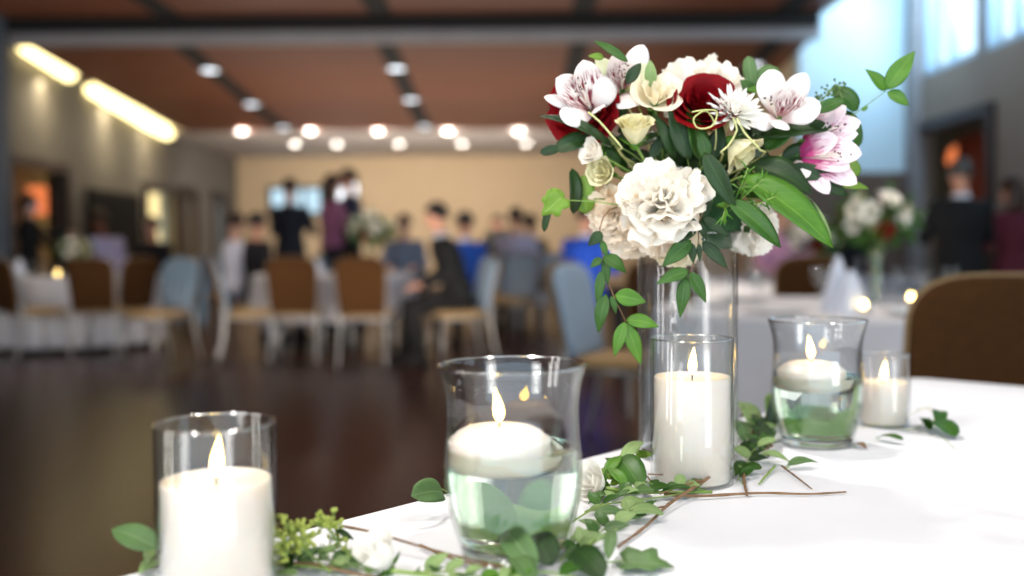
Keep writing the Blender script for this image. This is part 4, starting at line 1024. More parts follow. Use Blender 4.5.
trail('thin leafy trail rising behind the white rose left of the tall vase', [(600, 500, .004), (614, 480, .014), (632, 462, .024), (640, 448, .034)], 10, ['leaf_pale', 'leaf_mid', 'leaf_lime'], 6)

# ------------------------------------------------------------------ chairs
def arch_outline(w, h, top_r, z0, taper=.9, n=10):
    """backrest seen from the front: straight sides widening upward, arched top"""
    pts = [(-w / 2 * taper, z0), (w / 2 * taper, z0)]
    pts += [(w / 2 * (taper + (1 - taper) * i / 5), z0 + (h - top_r) * i / 5) for i in range(1, 6)]
    for i in range(1, 2 * n):
        a = PI * i / (2 * n); c_ = math.cos(a); s_ = math.sin(a)
        pts.append((w / 2 * math.copysign(abs(c_) ** .62, c_), z0 + h - top_r + top_r * s_ ** .8))
    pts += [(-w / 2 * (taper + (1 - taper) * i / 5), z0 + (h - top_r) * i / 5) for i in range(5, 0, -1)]
    return pts
def tilt(p):          # the back leans away from the sitter
    k = max(0, p.z - .45); return V((p.x, p.y - k * .17 - k * k * .08, p.z))
def make_chair(label):
    t = thing('banquet_chair', label, 'chair', (0, 0, 0), group='banquet chairs in the hall')
    mm = MB(); rows = []
    for z, k in ((.425, .86), (.43, .97), (.45, 1.0), (.47, .99), (.482, .93), (.488, .7), (.49, .2)):
        rows.append([V(((.225 + .0 * 0) * k * math.copysign(abs(math.cos(a)) ** .35, math.cos(a)), .02 + .22 * k * math.copysign(abs(math.sin(a)) ** .35, math.sin(a)), z)) for a in [2 * PI * j / 40 + .01 for j in range(40)]])
    mm.grid(rows, close=True); mm.f.append(tuple(range(40))); mm.uv.append([(0, 0)] * 40)
    o = len(mm.v) - 40; mm.f.append(tuple(range(o, o + 40))); mm.uv.append([(0, 0)] * 40)
    mm.build('seat', 'tan_fab', t)
    ou = arch_outline(.44, .50, .12, .46)
    MB().prism(ou, -.232, -.262, tilt, bev=.02).build('back_panel', 'brown_fab', t, smooth=True)
    MB().prism([(x * .955, .46 + (z - .46) * .97 + .004) for x, z in ou], -.232, -.185, tilt, bev=.03).build('backrest', 'blue_fab', t)
    mm = MB(); mm.tube([tilt(V((x * 1.005, -.236, z))) for x, z in ou[1:]] + [tilt(V((ou[0][0] * 1.005, -.236, ou[0][1])))], .0085, 8); mm.build('back_frame', 'piping', t)
    for s in (-1, 1):
        MB().tube([(s * .20, .20, .43), (s * .205, .215, .2), (s * .21, .225, 0)], [.014, .012, .010], 8).build('leg', 'metal', t)
        MB().tube(bez([tilt(V((s * .195, -.245, .56))), (s * .20, -.235, .43), (s * .205, -.26, .2), (s * .21, -.31, 0)], 9), .0125, 8).build('leg', 'metal', t)
        MB().tube([(s * .2, .2, .415), (s * .2, -.235, .415)], .011, 8).build('seat_rail', 'metal', t)
    MB().tube([(-.2, .2, .415), (.2, .2, .415)], .011, 8).build('seat_rail', 'metal', t)
    return t
def at(px, d): return V((P(px, 288, d).x, d, 0))
chairs = [
 (976, 2.68, 5, 'big brown backed banquet chair facing away, nearest, beyond the white table corner'),
 (580, 5.25, -120, 'banquet chair in side view right of the dance floor, facing right'),
 (664, 5.9, -4, 'brown backed chair seen through the tall glass vase'),
 (806, 6.3, 3, 'brown backed chair behind the right round table, left of the flower centrepiece'),
 (93, 9.55, 2, 'brown backed chair facing away at the far left round table'),
 (8, 9.4, -35, 'chair cut by the left edge of the photo at the far left round table'),
 (136, 9.95, 62, 'chair turned left at the right side of the far left round table'),
 (180, 9.35, 148, 'pale fronted chair between the two left round tables'),
 (222, 9.05, -72, 'chair in side view facing right, between the two left round tables'),
 (293, 8.95, 3, 'brown backed chair facing away at the middle round table, the left one of two'),
 (362, 8.65, -4, 'brown backed chair facing away at the middle round table, the right one of two'),
 (484, 8.95, 112, 'pale fronted chair carrying the seated man in the black suit'),
 (408, 12.4, 176, 'pale fronted chair at the rear side of the middle round table'),
 (330, 12.3, 182, 'pale fronted chair in front of the standing couple'),
 (522, 11.0, 150, 'pale fronted chair left of the bouquet, at the rear centre table'),
 (497, 11.9, 200, 'pale fronted chair furthest back at the rear centre table'),
 (560, 10.8, -150, 'pale fronted chair just left of the bouquet leaves, far back'),
 (205, 12.5, 190, 'pale fronted chair near the left wall behind the grey jacket'),
]
first = None
for px, d, a, lab in chairs:
    p = at(px, d) + Matrix.Rotation(R(a), 3, 'Z') @ V((0, .25, 0))
    if first is None:
        first = make_chair(lab); first.location = p; first.rotation_euler = (0, 0, R(a))
    else: dup(first, p, R(a), lab)
def garment(px, d, a, label, m):
    p = at(px, d) + Matrix.Rotation(R(a), 3, 'Z') @ V((0, .25, 0)); q_ = Matrix.Rotation(R(a), 3, 'Z'); rows = []
    for i in range(15):
        f = i / 14; row = []
        for j in range(17):
            x = (j / 16 - .5) * (.42 + .1 * math.sin(f * PI))
            if f < .5: z = .965 - (.5 - f) * 1.15; y = -.345 - .03 * (.5 - f) + .015 * math.sin(j * 1.4) * (1 - f)
            else: z = .965 - (f - .5) * .7; y = -.262 + .08 * (f - .5) + .012 * math.sin(j * 1.7) * f
            y += 0 if abs(f - .5) > .04 else 0
            z -= .10 * abs(j / 16 - .5) ** 2 * 4 * .9
            row.append(p + q_ @ V((x, y, z)))
        rows.append(row)
    mm = MB(); mm.grid(rows); tag(mm.build('draped_jacket', m, origin=p + V((0, 0, .5)), solid=.012), label, 'jacket')
garment(180, 9.35, 148, 'grey blue jacket draped over the chair between the two left tables', mat('grey_blue_cloth', '5c6f80', '6b7f90', 10, .9))

# ------------------------------------------------------------------ round tables
def round_table(px, d, r, lab_t, lab_c, z=TZ, zl=.30):
    p = at(px, d)
    t = thing('round_table', lab_t, 'table', p, group='round tables under white cloths')
    MB().lathe([(r - .02, z - .03), (r - .01, z - .028), (r - .01, z - .008), (r - .02, z - .005)], seg=48).build('tabletop', 'darkwood', t)
    for i in range(4):
        a = i * PI / 2 + .6; MB().tube([(math.cos(a) * .45, math.sin(a) * .45, z - .03), (math.cos(a) * .5, math.sin(a) * .5, 0)], .016).build('leg', 'metal', t)
    mm = MB(); S = 120; rows = []
    for rr_, zz, pf in ((.001, z, 0), (r * .5, z, 0), (r * .95, z, 0), (r, z - .003, 0), (r + .006, z - .02, .003), (r + .01, z - .12, .012), (r + .015, z - .3, .026), (r + .02, max(zl + .03, z - .5), .036), (r + .022, zl, .04)):
        rows.append([V(((rr_ + pf * math.sin(a * 17 + 2 * math.sin(a * 3 + px))) * math.cos(a), (rr_ + pf * math.sin(a * 17 + 2 * math.sin(a * 3 + px))) * math.sin(a), zz)) for a in [2 * PI * j / S for j in range(S)]])
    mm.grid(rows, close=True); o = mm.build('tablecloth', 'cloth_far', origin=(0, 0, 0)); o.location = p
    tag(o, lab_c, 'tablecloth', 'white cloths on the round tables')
    return p
T1 = round_table(78, 10.8, .85, 'round table by the dark doorway at the far left', 'white cloth hanging over the far left round table', zl=.06)
T2 = round_table(335, 10.65, .85, 'round table in the middle of the hall behind two brown chairs', 'white cloth on the middle round table behind two brown chairs')
T3 = round_table(505, 13.2, .8, 'round table at the rear centre behind the man in the suit', 'white cloth on the rear centre round table')
T4 = round_table(846, 4.55, .85, 'round table just beyond the near table, at the right', 'white cloth on the round table just beyond the near table')
T5 = round_table(800, 8.0, .85, 'round table at the right rear, behind the nearer round one', 'white cloth on the right rear round table')

# table settings
def plate(p, label):
    t = MB().lathe([(.05, 0), (.06, .002), (.085, .008), (.13, .016), (.134, .019), (.128, .0195), (.085, .012), (.05, .006), (0, .005)], seg=36).build('dinner_plate', 'plate')
    t.location = p; return tag(t, label, 'plate', 'dinner plates on the round tables')
def goblet(p, label):
    t = thing('water_glass', label, 'glass', p, group='stemmed glasses on the round tables')
    MB().lathe([(.034, 0), (.033, .003), (.006, .006), (.0045, .05), (.008, .075)], seg=20).build('stem', 'glass', t)
    MB().ring([(.008, .075), (.028, .09), (.036, .12), (.034, .17), (.032, .17), (.034, .12), (.026, .092), (.006, .079)], seg=24).build('bowl', 'glass', t)
    return t
pl0 = plate((0, 0, 0), 'white round dinner plate laid on a round table'); gl0 = goblet((0, 0, 0), 'clear stemmed glass standing on a round table')
used = [False]
tabs = [(T1, 'far left round table'), (T2, 'middle round table'), (T3, 'rear centre round table'), (T4, 'round table just beyond the near table'), (T5, 'right rear round table')]
for T, nm in tabs:
    for i in range(7):
        a = i * 2 * PI / 7 + .35; pp = T + V((.62 * math.cos(a), .62 * math.sin(a), TZ + .001)); gp = T + V((.44 * math.cos(a + .3), .44 * math.sin(a + .3), TZ + .001))
        lp = 'white dinner plate laid on the %s' % nm; lg = 'clear stemmed glass standing on the %s' % nm
        if not used[0]:
            pl0.location = pp; pl0['label'] = lp; pl0['group'] = 'dinner plates on the ' + nm; gl0.location = gp; gl0['label'] = lg; gl0['group'] = 'stemmed glasses on the ' + nm; used[0] = True
        else:
            dup(pl0, pp, a, lp, 'dinner plates on the ' + nm); dup(gl0, gp, a, lg, 'stemmed glasses on the ' + nm)
def napkin(px, d, h, lab):
    p = at(px, d) + V((0, 0, TZ + .001)); mm = MB(); rows = []
    for i in range(9):
        f = i / 8; r_ = .062 * (1 - f) ** .75 + .004
        rows.append([V((r_ * math.cos(a) * (1 + .16 * math.sin(a * 5)), r_ * .75 * math.sin(a) * (1 + .16 * math.sin(a * 5)), h * f)) for a in [2 * PI * j / 30 for j in range(30)]])
    mm.grid(rows, close=True); o = mm.build('folded_napkin', 'napkin', origin=(0, 0, 0)); o.location = p
    tag(o, lab, 'napkin')
napkin(838, 4.12, .235, 'white napkin folded into a cone on the near round table, the left one')
napkin(852, 4.0, .18, 'white napkin folded into a lower cone on the near round table, the right one')
napkin(20, 10.5, .2, 'white folded napkin standing on the far left round table')
napkin(318, 10.3, .16, 'white folded napkin standing on the middle round table, left side')
def votive(p, label, group):
    t = thing('votive_candle', label, 'candle', p, group=group)
    MB().ring([(.026, .0), (.032, .06), (.030, .06), (.0245, .004), (.001, .004), (.001, .0)], seg=24).build('glass_cup', 'glass', t)
    MB().lathe([(.0235, .005), (.026, .03), (0, .031)], seg=20).build('wax', 'wax', t)
    mm = MB(); flame(mm, (0, 0, .031), .026, .0085); mm.build('flame', 'flame_far', t)
for px, d, lab in ((864, 3.95, 'small votive candle on the near round table, in front of the napkin cones'), (846, 4.35, 'small votive candle on the near round table, behind the napkin cones'), (911, 4.5, 'small votive candle on the near round table, closest to the big brown chair'), (777, 7.6, 'small votive candle on the right rear round table'),
                   (58, 10.2, 'small votive candle on the far left round table, left of its centre'), (80, 10.6, 'small votive candle on the far left round table, beside the centrepiece'), (352, 10.3, 'small votive candle on the middle round table')):
    votive(at(px, d) + V((0, 0, TZ + .001)), lab, 'votive candles on the round tables')

# flower centrepieces
def centrepiece(px, d, hv, spread, label, seed, reds=2):
    p = at(px, d) + V((0, 0, TZ + .001)); rr = random.Random(seed)
    v = thing('centrepiece_vase', 'clear glass vase under the %s' % label, 'vase', p)
    MB().ring([(.05, 0), (.045, hv * .3), (.04, hv * .7), (.052, hv), (.048, hv), (.036, hv * .7), (.041, hv * .3), (.045, .01), (.001, .01), (.001, 0)], seg=32).build('glass_wall', 'glass', v)
    t = thing('flower_arrangement', label, 'flowers', p + V((0, 0, hv)), baked=True)
    c = p + V((0, 0, hv + spread * .55))
    mm = MB()
    for i in range(170):
        dv = V((rr.gauss(0, 1), rr.gauss(0, 1), rr.gauss(.1, .8))).normalized(); q_ = c + V((dv.x * spread, dv.y * spread, dv.z * spread * .62)) * rr.uniform(.55, 1.0)
        leaf(mm, q_, q_ + (dv + V((0, 0, rr.uniform(-.6, .4)))) * spread * .42, spread * .22, (rr.gauss(0, 1), rr.gauss(0, 1), 1), 'ovate', nu=5, nv=2)
    st = MB()
    for i in range(9):
        a = rr.uniform(0, 6.28); st.tube([p + V((.02 * math.cos(a), .02 * math.sin(a), .012)), p + V((.03 * math.cos(a + 2), .03 * math.sin(a + 2), hv)), c + V((math.cos(a), math.sin(a), .2)) * spread * .5], .002, 5)
    st.build('stems', 'stem_green', t); mm.build('foliage', 'leaf_mid', t)
    for i in range(16):
        th = math.acos(1 - 1.5 * (i + .5) / 16); a = i * 2.4 + rr.uniform(-.2, .2)
        dv = V((math.sin(th) * math.cos(a), math.sin(th) * math.sin(a), math.cos(th) * .7)); cc = c + V((dv.x, dv.y, dv.z)) * spread * .86
        q = frame_for(dv); b = MB(); R_ = spread * rr.uniform(.13, .2); k = 0
        for L in range(3):
            for j in range(4 + L):
                cup_petal(b, q, cc, 2 * PI * j / (4 + L) + L, 1.0, R_ * (.3 + .33 * L), R_ * 1.1, .3 * L, lip=.15, ruff=.05, nu=4, nv=5, seed=k); k += 1
        b.build('bloom', 'petal_red' if i % 6 == 3 and reds else ('petal_cream' if i % 4 == 1 else 'petal_white'), t)
centrepiece(876, 4.72, .30, .17, 'white and red flower centrepiece on the near round table', 3)
centrepiece(76, 10.9, .20, .16, 'pale flower centrepiece on the far left round table', 4, 0)
centrepiece(372, 10.75, .34, .24, 'large pale flower centrepiece on the middle round table', 5)
centrepiece(500, 13.3, .22, .2, 'flower centrepiece on the rear centre round table', 6, 0)
centrepiece(814, 8.1, .22, .2, 'flower centrepiece on the right rear round table', 7)

# ------------------------------------------------------------------ people
def remeshed(mb, vox, name, m, parent, smooth_it=3):
    o = mb.build(name, m, None, origin=(0, 0, 0))
    md = o.modifiers.new('r', 'REMESH'); md.mode = 'VOXEL'; md.voxel_size = vox; md.use_smooth_shade = True
    sm = o.modifiers.new('s', 'SMOOTH'); sm.iterations = smooth_it; sm.factor = .5
    dg = bpy.context.evaluated_depsgraph_get(); dg.update()
    me = bpy.data.meshes.new_from_object(o.evaluated_get(dg)); old = o.data
    o.modifiers.clear(); o.data = me; bpy.data.meshes.remove(old)
    if not me.materials: me.materials.append(M[m] if isinstance(m, str) else m)
    o.parent = parent; return o
def limb(mm, pts, rads, seg=12):
    n = 6; pp = []; rr_ = []
    for i in range(len(pts) - 1):
        for j in range(n):
            f = j / n; pp.append(V(pts[i]).lerp(V(pts[i + 1]), f)); rr_.append(rads[i] + (rads[i + 1] - rads[i]) * f)
    pp.append(V(pts[-1])); rr_.append(rads[-1]); mm.tube(pp, rr_, seg)
    for p, r_ in zip(pts, rads): mm.ball(p, r_, 12, 8)
def torso(mm, spine, grow=0, cut_top=None):
    S = [(.0, .150, .105), (.09, .168, .118), (.22, .140, .102), (.38, .165, .122), (.50, .178, .118), (.57, .150, .095), (.605, .065, .06)]
    rows = []
    for f, rx, ry in S:
        t = min(.9999, f / .62); i = int(t * (len(spine) - 1)); u = t * (len(spine) - 1) - i
        c = spine[i].lerp(spine[i + 1], u)
        if cut_top and f > cut_top: continue
        rows.append([c + V(((rx + grow) * math.cos(a), (ry + grow) * math.sin(a), 0)) for a in [2 * PI * j / 28 for j in range(28)]])
    mm.grid(rows, close=True)
    for k in (0, len(rows) - 1):
        o = len(mm.v) - 28 * (len(rows) - k); mm.f.append(tuple(range(o, o + 28))); mm.uv.append([(0, 0)] * 28)
def hand(mm, w, d, side):
    w = V(w); d = V(d).normalized(); up = V((0, 0, 1)) if abs(d.z) < .8 else V((0, 1, 0))
    s = d.cross(up).normalized(); n = s.cross(d)
    mm.ball(w + d * .045, (.036, .014, .05), 12, 8, axis=d)
    mm.tube([w, w + d * .03], [.024, .026], 10)
    for i, L in enumerate((.068, .078, .072, .056)):
        o = (i - 1.5) * .0185; b = w + d * .078 + s * o
        mm.tube([b, b + d * L * .4 - n * .004, b + d * L * .72 - n * .018, b + d * L * .85 - n * .034], [.0095, .009, .0085, .0075], 8)
    b = w + d * .03 + s * side * .03; mm.tube([b, b + (d * .5 + s * side * .8).normalized() * .035 - n * .006, b + (d * .85 + s * side * .5).normalized() * .062 - n * .014], [.012, .0105, .009], 8)
SK = {'fair': mat('fair_skin', 'c98f74', 'd49c82', 20, .55), 'brown': mat('brown_skin', '7a4a34', '86543c', 20, .55), 'light': mat('light_skin', 'd8a68c', 'e0b098', 20, .55)}
HR = {'black': mat('black_hair', '0e0a09', '1a1310', 90, .5), 'brown': mat('brown_hair', '2c1a10', '40281a', 90, .5), 'grey': mat('grey_hair', '3a3634', '55504c', 90, .5)}
def cloth_m(name, c): return mat(name + '_cloth', c, c, 30, .85)
def person(label, px, d, yaw, sit=False, scale=1.0, skin='fair', hair='black', top='101018', low='14141a', long_hair=False, arms='down', lean=0, mask=None, dress=False, suit=False, seat_z=.49, group='guests in the hall'):
    p = at(px, d); t = thing('person', label, 'person', p, R(yaw), group=group); t.scale = (scale,) * 3
    hz = .545 if sit else .93
    sp = [V((0, 0, hz)), V((0, lean * .08, hz + .2)), V((0, lean * .26, hz + .40)), V((0, lean * .42, hz + .60))]
    neck = sp[-1]; headc = neck + V((0, .02 + lean * .08, .155)); sh = [sp[2].lerp(sp[3], .62) + V((s * .175, 0, 0)) for s in (-1, 1)]
    hip = [V((s * .09, 0, hz + .0)) for s in (-1, 1)]
    if sit: kn = [V((s * .13, .43, .52)) for s in (-1, 1)]; an = [V((s * .13, .42 + .05 * s, .09)) for s in (-1, 1)]
    else: kn = [V((s * .10, .02 + .02 * s, .50)) for s in (-1, 1)]; an = [V((s * .11, -.02 + .04 * s, .09)) for s in (-1, 1)]
    el, wr, hd = [], [], []
    for i, s in enumerate((-1, 1)):
        S_ = sh[i]
        mode = arms if isinstance(arms, str) else arms[i]
        if mode == 'down': el.append(S_ + V((s * .06, -.03, -.28))); wr.append(S_ + V((s * .06, .06, -.53))); hd.append(V((0, .15, -1)))
        elif mode == 'front': el.append(S_ + V((s * .07, .10, -.25))); wr.append(S_ + V((-s * .02, .32, -.27))); hd.append(V((-s * .3, 1, 0)))
        elif mode == 'lap': el.append(S_ + V((s * .07, -.02, -.27))); wr.append(S_ + V((-s * .04, .22, -.36))); hd.append(V((-s * .3, 1, -.3)))
        elif mode == 'up': el.append(S_ + V((s * .10, .16, -.18))); wr.append(S_ + V((-s * .03, .30, .0))); hd.append(V((-s * .3, .4, 1)))
        elif mode == 'reach': el.append(S_ + V((s * .05, .22, -.14))); wr.append(S_ + V((0, .46, -.12))); hd.append(V((0, 1, -.1)))
    b = MB(); torso(b, sp)
    limb(b, [neck - V((0, 0, .04)), headc - V((0, .02, .05))], [.062, .052])
    b.ball(headc + V((0, -.005, .03)), (.074, .092, .095)); b.ball(headc + V((0, .022, -.045)), (.056, .062, .062))     # skull and jaw
    b.ball(headc + V((0, .092, -.008)), (.012, .017, .02)); b.ball(headc + V((0, .078, -.05)), (.022, .01, .008))       # nose, mouth
    for s in (-1, 1): b.ball(headc + V((s * .076, -.004, -.005)), (.009, .02, .03))                                      # ears
    for i, s in enumerate((-1, 1)):
        limb(b, [sh[i], el[i], wr[i]], [.055, .040, .027]); hand(b, wr[i], hd[i], -s if s < 0 else -s)
        limb(b, [hip[i], kn[i], an[i]], [.088, .055, .036]); limb(b, [an[i] - V((0, .02, .04)), an[i] + V((0, .11, -.062))], [.034, .020])
    remeshed(b, .011, 'body', SK[skin], t, 2)
    tm = cloth_m('top', top); lm = cloth_m('lower', low)
    c = MB(); torso(c, [x - V((0, 0, .004 if not dress else 0)) for x in sp], .016, cut_top=.62)
    for i in range(2):
        sl_end = wr[i] if (suit or not dress) else el[i]; 
        limb(c, [sh[i] - V((0, 0, .01)), el[i]] + ([sl_end.lerp(el[i], .08)] if (suit or not dress) else []), [.068, .053] + ([.042] if (suit or not dress) else []))
    if suit:    # jacket skirt below the waist
        rows = [[V((0, 0, z + hz)) + V((rx * math.cos(a), ry * math.sin(a), 0)) for a in [2 * PI * j / 28 for j in range(28)]] for z, rx, ry in ((-.04 if sit else -.14, .195, .15), (.05, .19, .142), (.2, .165, .125))]
        c.grid(rows, close=True)
        for k in (0, 2): o = len(c.v) - 28 * (3 - k); c.f.append(tuple(range(o, o + 28))); c.uv.append([(0, 0)] * 28)
    remeshed(c, .016, 'jacket' if suit else ('dress' if dress else 'shirt'), tm, t)
    if suit:
        s_ = MB(); s_.grid([[neck + V((r_ * math.cos(a), r_ * math.sin(a) + .005, z)) for a in [2 * PI * j / 20 for j in range(20)]] for r_, z in ((.072, -.02), (.067, .0), (.063, .018))], close=True); s_.build('shirt_collar', cloth_m('collar', 'dfe4ee'), t, solid=.004)
    if dress and not sit:
        c = MB(); rows = [[V((0, 0, z)) + V(((rx + .01 * math.sin(a * 9)) * math.cos(a), (ry + .01 * math.sin(a * 9)) * math.sin(a), 0)) for a in [2 * PI * j / 60 for j in range(60)]] for z, rx, ry in ((.3, .27, .22), (.6, .235, .18), (.9, .195, .145), (1.1, .16, .125))]
        c.grid(rows, close=True); c.build('skirt', tm, t, solid=.006)
    else:
        c = MB(); c.ball((0, 0, hz + .02), (.172, .128, .12), 20, 12)
        for i in range(2): limb(c, [hip[i], kn[i], an[i] + V((0, 0, .02))], [.102, .072, .058])
        remeshed(c, .018, 'trousers', lm, t)
    for i in range(2):
        s_ = MB(); rows = []
        for z, kx in ((0, 1), (.02, 1.04), (.055, 1.0), (.085, .85), (.105, .6)):
            rows.append([V((an[i].x, an[i].y + .045 + (.0 if z < .05 else -.03), z)) + V((.045 * kx * math.cos(a), .135 * kx * math.sin(a) * (1 if z < .05 else .75), 0)) for a in [2 * PI * j / 20 for j in range(20)]])
        s_.grid(rows, close=True)
        for k in (0, 4): o = len(s_.v) - 20 * (5 - k); s_.f.append(tuple(range(o, o + 20))); s_.uv.append([(0, 0)] * 20)
        s_.build('shoe', 'black', t)
        MB().ball(headc + V(((-1, 1)[i] * .03, .078, .012)), (.011, .007, .006), 8, 6).build('eye', 'black', t)
    h = MB(); rows = []
    for i in range(10):
        th = PI * .62 * i / 9; row = []
        for j in range(28):
            a = 2 * PI * j / 28; front = max(0, math.sin(a)); tt = th * (1 - .38 * front ** 1.5)
            k = 1.07 + .02 * math.sin(a * 7 + i)
            row.append(headc + V((0, -.008, .032)) + V((.078 * k * math.sin(tt) * math.cos(a), .098 * k * math.sin(tt) * math.sin(a), .100 * k * math.cos(tt))))
        rows.append(row)
    h.grid(rows, close=True)
    if long_hair:
        rows = [[headc + V((rx * math.cos(a), -.03 + ry * math.sin(a), z)) for a in [PI + PI * j / 16 for j in range(17)]] for z, rx, ry in ((.05, .088, .09), (-.03, .095, .095), (-.12, .105, .085), (-.22, .10, .075))]
        h.grid(rows)
    h.build('hair', HR[hair], t, solid=.012)
    if mask:
        k_ = MB(); k_.grid([[headc + V((.068 * math.sin(a), .028 + (.066 + .012 * math.cos(a) * (1 - abs(v) )) * math.cos(a), -.035 + v * .034)) for a in [-1.35 + 2.7 * j / 12 for j in range(13)]] for v in (-1, -.5, 0, .5, 1)]); k_.build('face_mask', cloth_m('mask', mask), t, solid=.003)
    return t
person('woman in a black top and blue face mask standing at the far left table', 30, 11.6, -70, scale=.93, long_hair=True, top='0c0c10', mask='8fb4dc', arms=('front', 'reach'), skin='light')
person('person in a lavender white shirt hunched over at the far left table', 122, 11.9, 60, sit=True, scale=1.06, top='d0ccf0', low='30303a', hair='brown', lean=.7, arms='front', skin='brown')
person('person in black seated left of the yellow lit window, facing the camera', 154, 12.2, 175, sit=True, top='140c10', skin='fair', hair='brown', arms='front')
person('person in a white shirt seated between the two left round tables', 236, 11.2, -60, sit=True, top='e6e6f4', low='8890a4', arms='front', skin='light', hair='brown')
person('person in black seated beside the guest in white, left of the standing man', 257, 11.0, -40, sit=True, top='0e0c12', arms='lap', skin='fair')
person('man in dark navy standing in the centre of the hall, back turned', 291, 11.8, -12, scale=1.02, top='0f1524', low='0c101c', arms='front', suit=True)
person('woman in a pink top standing left of the small lit screen', 333, 12.4, -60, scale=1.07, top='a8688a', low='20202c', long_hair=True, hair='brown', arms=('up', 'front'), skin='light')
person('man in a dark shirt standing under the small lit screen, facing left', 351, 12.8, 120, scale=1.12, top='27324c', low='101018', arms=('front', 'down'), hair='brown')
person('man in a black suit seated sideways in front of the dance floor, facing left', 458, 8.98, 104, sit=True, top='050609', low='050507', suit=True, arms='lap', lean=.35)
person('person in a bright blue jacket seated behind the man in the black suit', 466, 10.0, 30, sit=True, scale=.97, top='1c4fae', arms='front', suit=True)
person('person in dark clothes seated at the rear centre table, left one', 498, 14.0, 160, sit=True, scale=1.02, top='3a2228', arms='front', hair='brown')
person('person in pale clothes seated at the rear centre table, centre one', 516, 12.2, -20, sit=True, scale=1.05, top='c8c4dc', arms='front')
person('person in black seated at the rear centre table, rightmost one', 531, 12.5, 30, sit=True, top='0e0e16', arms='front')
person('person in royal blue seated just left of the hanging leaves', 586, 9.2, -30, sit=True, scale=.99, top='1a4cc0', arms='front', suit=True)
person('broad man in a black suit standing at the right before the doorway, back turned', 960, 6.9, -5, scale=.89, top='040508', low='040508', suit=True, hair='grey', arms='front')
person('woman in a dark red dress at the right edge, next to the man in black', 1012, 7.5, 30, scale=.84, top='5c1a2c', dress=True, long_hair=True, hair='brown', arms='front')
person('guest in dark clothes seated behind the red and white centrepiece', 850, 9.2, 170, sit=True, top='14161e', arms='front', hair='brown')
person('guest in a pink shirt seated behind the right rear round table', 784, 9.4, 180, sit=True, scale=1.02, top='e2a8c8', arms='front', skin='light')
person('guest in grey blue seated at the rear side of the middle round table', 405, 12.0, 180, sit=True, top='6a7890', arms='front', skin='light', hair='brown')

# ------------------------------------------------------------------ light
w = bpy.data.worlds.new('daylight'); scene.world = w; w.use_nodes = True
wt = w.node_tree; wt.nodes.clear()
bg = wt.nodes.new('ShaderNodeBackground'); wo = wt.nodes.new('ShaderNodeOutputWorld')
bg.inputs[0].default_value = (.62, .82, 1, 1); bg.inputs[1].default_value = 1.6
wt.links.new(bg.outputs[0], wo.inputs[0])
def area(name, loc, aim, sx, sy, power, color):
    d = bpy.data.lights.new(name, 'AREA'); d.shape = 'RECTANGLE'; d.size = sx; d.size_y = sy; d.energy = power; d.color = color
    o = bpy.data.objects.new(name, d); COL.objects.link(o); o.location = loc
    o.rotation_euler = (V(aim) - V(loc)).to_track_quat('-Z', 'Y').to_euler(); return o
def spot(name, loc, aim, power, color, ang=70, r=.08, blend=.6):
    d = bpy.data.lights.new(name, 'SPOT'); d.energy = power; d.color = color; d.spot_size = R(ang); d.spot_blend = blend; d.shadow_soft_size = r
    o = bpy.data.objects.new(name, d); COL.objects.link(o); o.location = loc
    o.rotation_euler = (V(aim) - V(loc)).to_track_quat('-Z', 'Y').to_euler(); return o
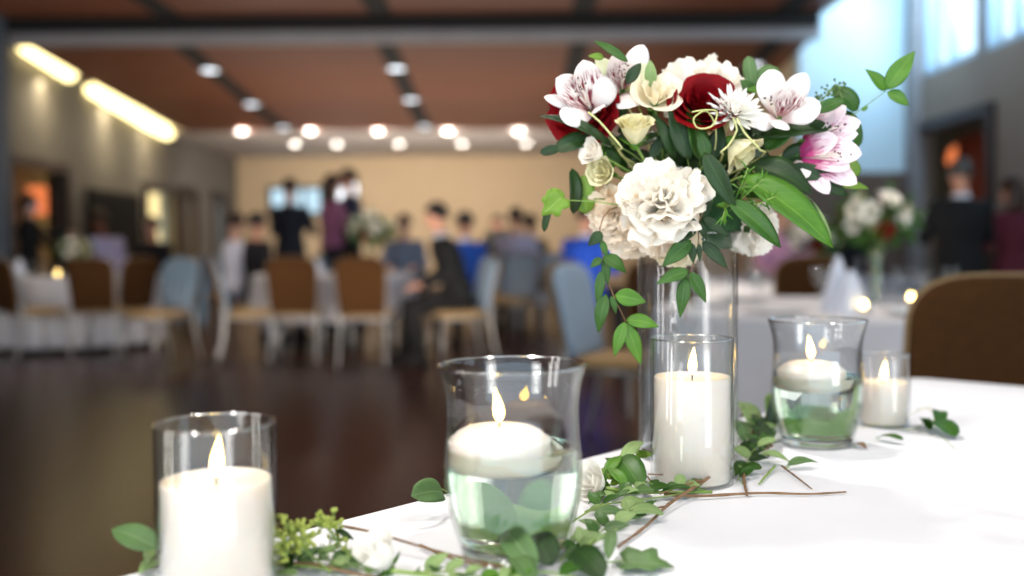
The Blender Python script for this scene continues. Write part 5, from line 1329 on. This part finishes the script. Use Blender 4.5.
# added fill lights behind the photographer, and the clerestory on the right
for x in (-4.0, -3.2, 2.6, 3.2):
    area('fill_behind', (x, -2.8, 2.0), (.2, 1.3, .9), .9, 2.6, 32, (1, .97, .93))  # unseen camera-side fill, sized like tall windows
for y in (-.6, .5):
    area('fill_left', (-4.6, y, 2.3), (.2, 1.4, .9), .4, 2.2, 24, (1, .97, .94))  # added fill from the left, out of view
area('hall_fill', (-1.2, 7.2, .25), (-1.2, 8.2, 3.6), 6, 2, 110, (1, .88, .76))  # added upward fill near the floor to brighten the ceiling
area('hall_fill_middle', (-1.2, 13.6, 1.3), (-1.2, 13.7, 3.6), 6, 2, 60, (1, .88, .76))  # second added fill, lifts the ceiling over the rear tables
for a, b in cl[:2]:
    area('clerestory_light', (XR - .1, (a + b) / 2, 3.9), (3.9, (a + b) / 2 + 1.5, 2.6), 1.5, b - a, 22, (.55, .8, 1))
area('clerestory_light_near', (XR - .1, 5.5, 3.9), (1, 4.5, .6), 1.6, 7, 60, (.66, .85, 1))
# downlights and added fill
spot('table_spot', (-.35, 2.75, 3.55), (.25, 1.3, .8), 180, (1, .95, .88), 45, .10)
spot('table_spot', (-1.3, -.5, 3.5), (.2, 1.2, .9), 185, (1, .94, .86), 50, .2)  # added front fill for the flowers, from the left
spot('table_spot', (1.3, .1, 3.5), (.3, 1.3, .9), 110, (1, .94, .86), 50, .2)  # added front fill, weaker, from the right
for x, y, p in ((-4.2, 9.6, 90), (-1.6, 10.0, 120), (1.5, 4.4, 140), (.4, 7.0, 60), (-3.0, 13.5, 90), (2.0, 13.0, 90)):
    spot('room_downlight', (x, y, 3.2), (x, y, 0), p, (1, .9, .78), 95, .08)
for px in (242, 310, 378, 448, 519):
    p = onz(px, 131, 2.97); spot('soffit_downlight', p, (p.x, 22, 1.0), 110, (1, .86, .76), 100, .06)
area('hall_fill_rear', (-1.5, 17.5, .6), (-1.5, 18.5, 3.2), 5, 2, 70, (1, .9, .82))  # added fill facing up to brighten the rear soffit
for a, b in ((yl(24), yl(66)), (yl(90), yl(124)), (yl(128), yl(164))):
    y = (a + b) / 2; area('cove_wash', (XL + .3, y, zc(y) - .2), (XL, y, 2.4), .2, b - a, 9, (1, .84, .56))
spot('bay_washer', (3.85, 11.6, 4.6), (3.8, 12.3, 3.7), 25, (1, .93, .8), 80, .05)

scene.view_settings.view_transform = 'Standard'
scene.view_settings.look = 'None'
scene.view_settings.gamma = 1
scene.view_settings.use_curve_mapping = False
scene.view_settings.exposure = 0.5
cy = scene.cycles
cy.max_bounces = 12; cy.diffuse_bounces = 4; cy.glossy_bounces = 5; cy.transmission_bounces = 12; cy.transparent_max_bounces = 40
cy.sample_clamp_indirect = 6
cy.use_denoising = True
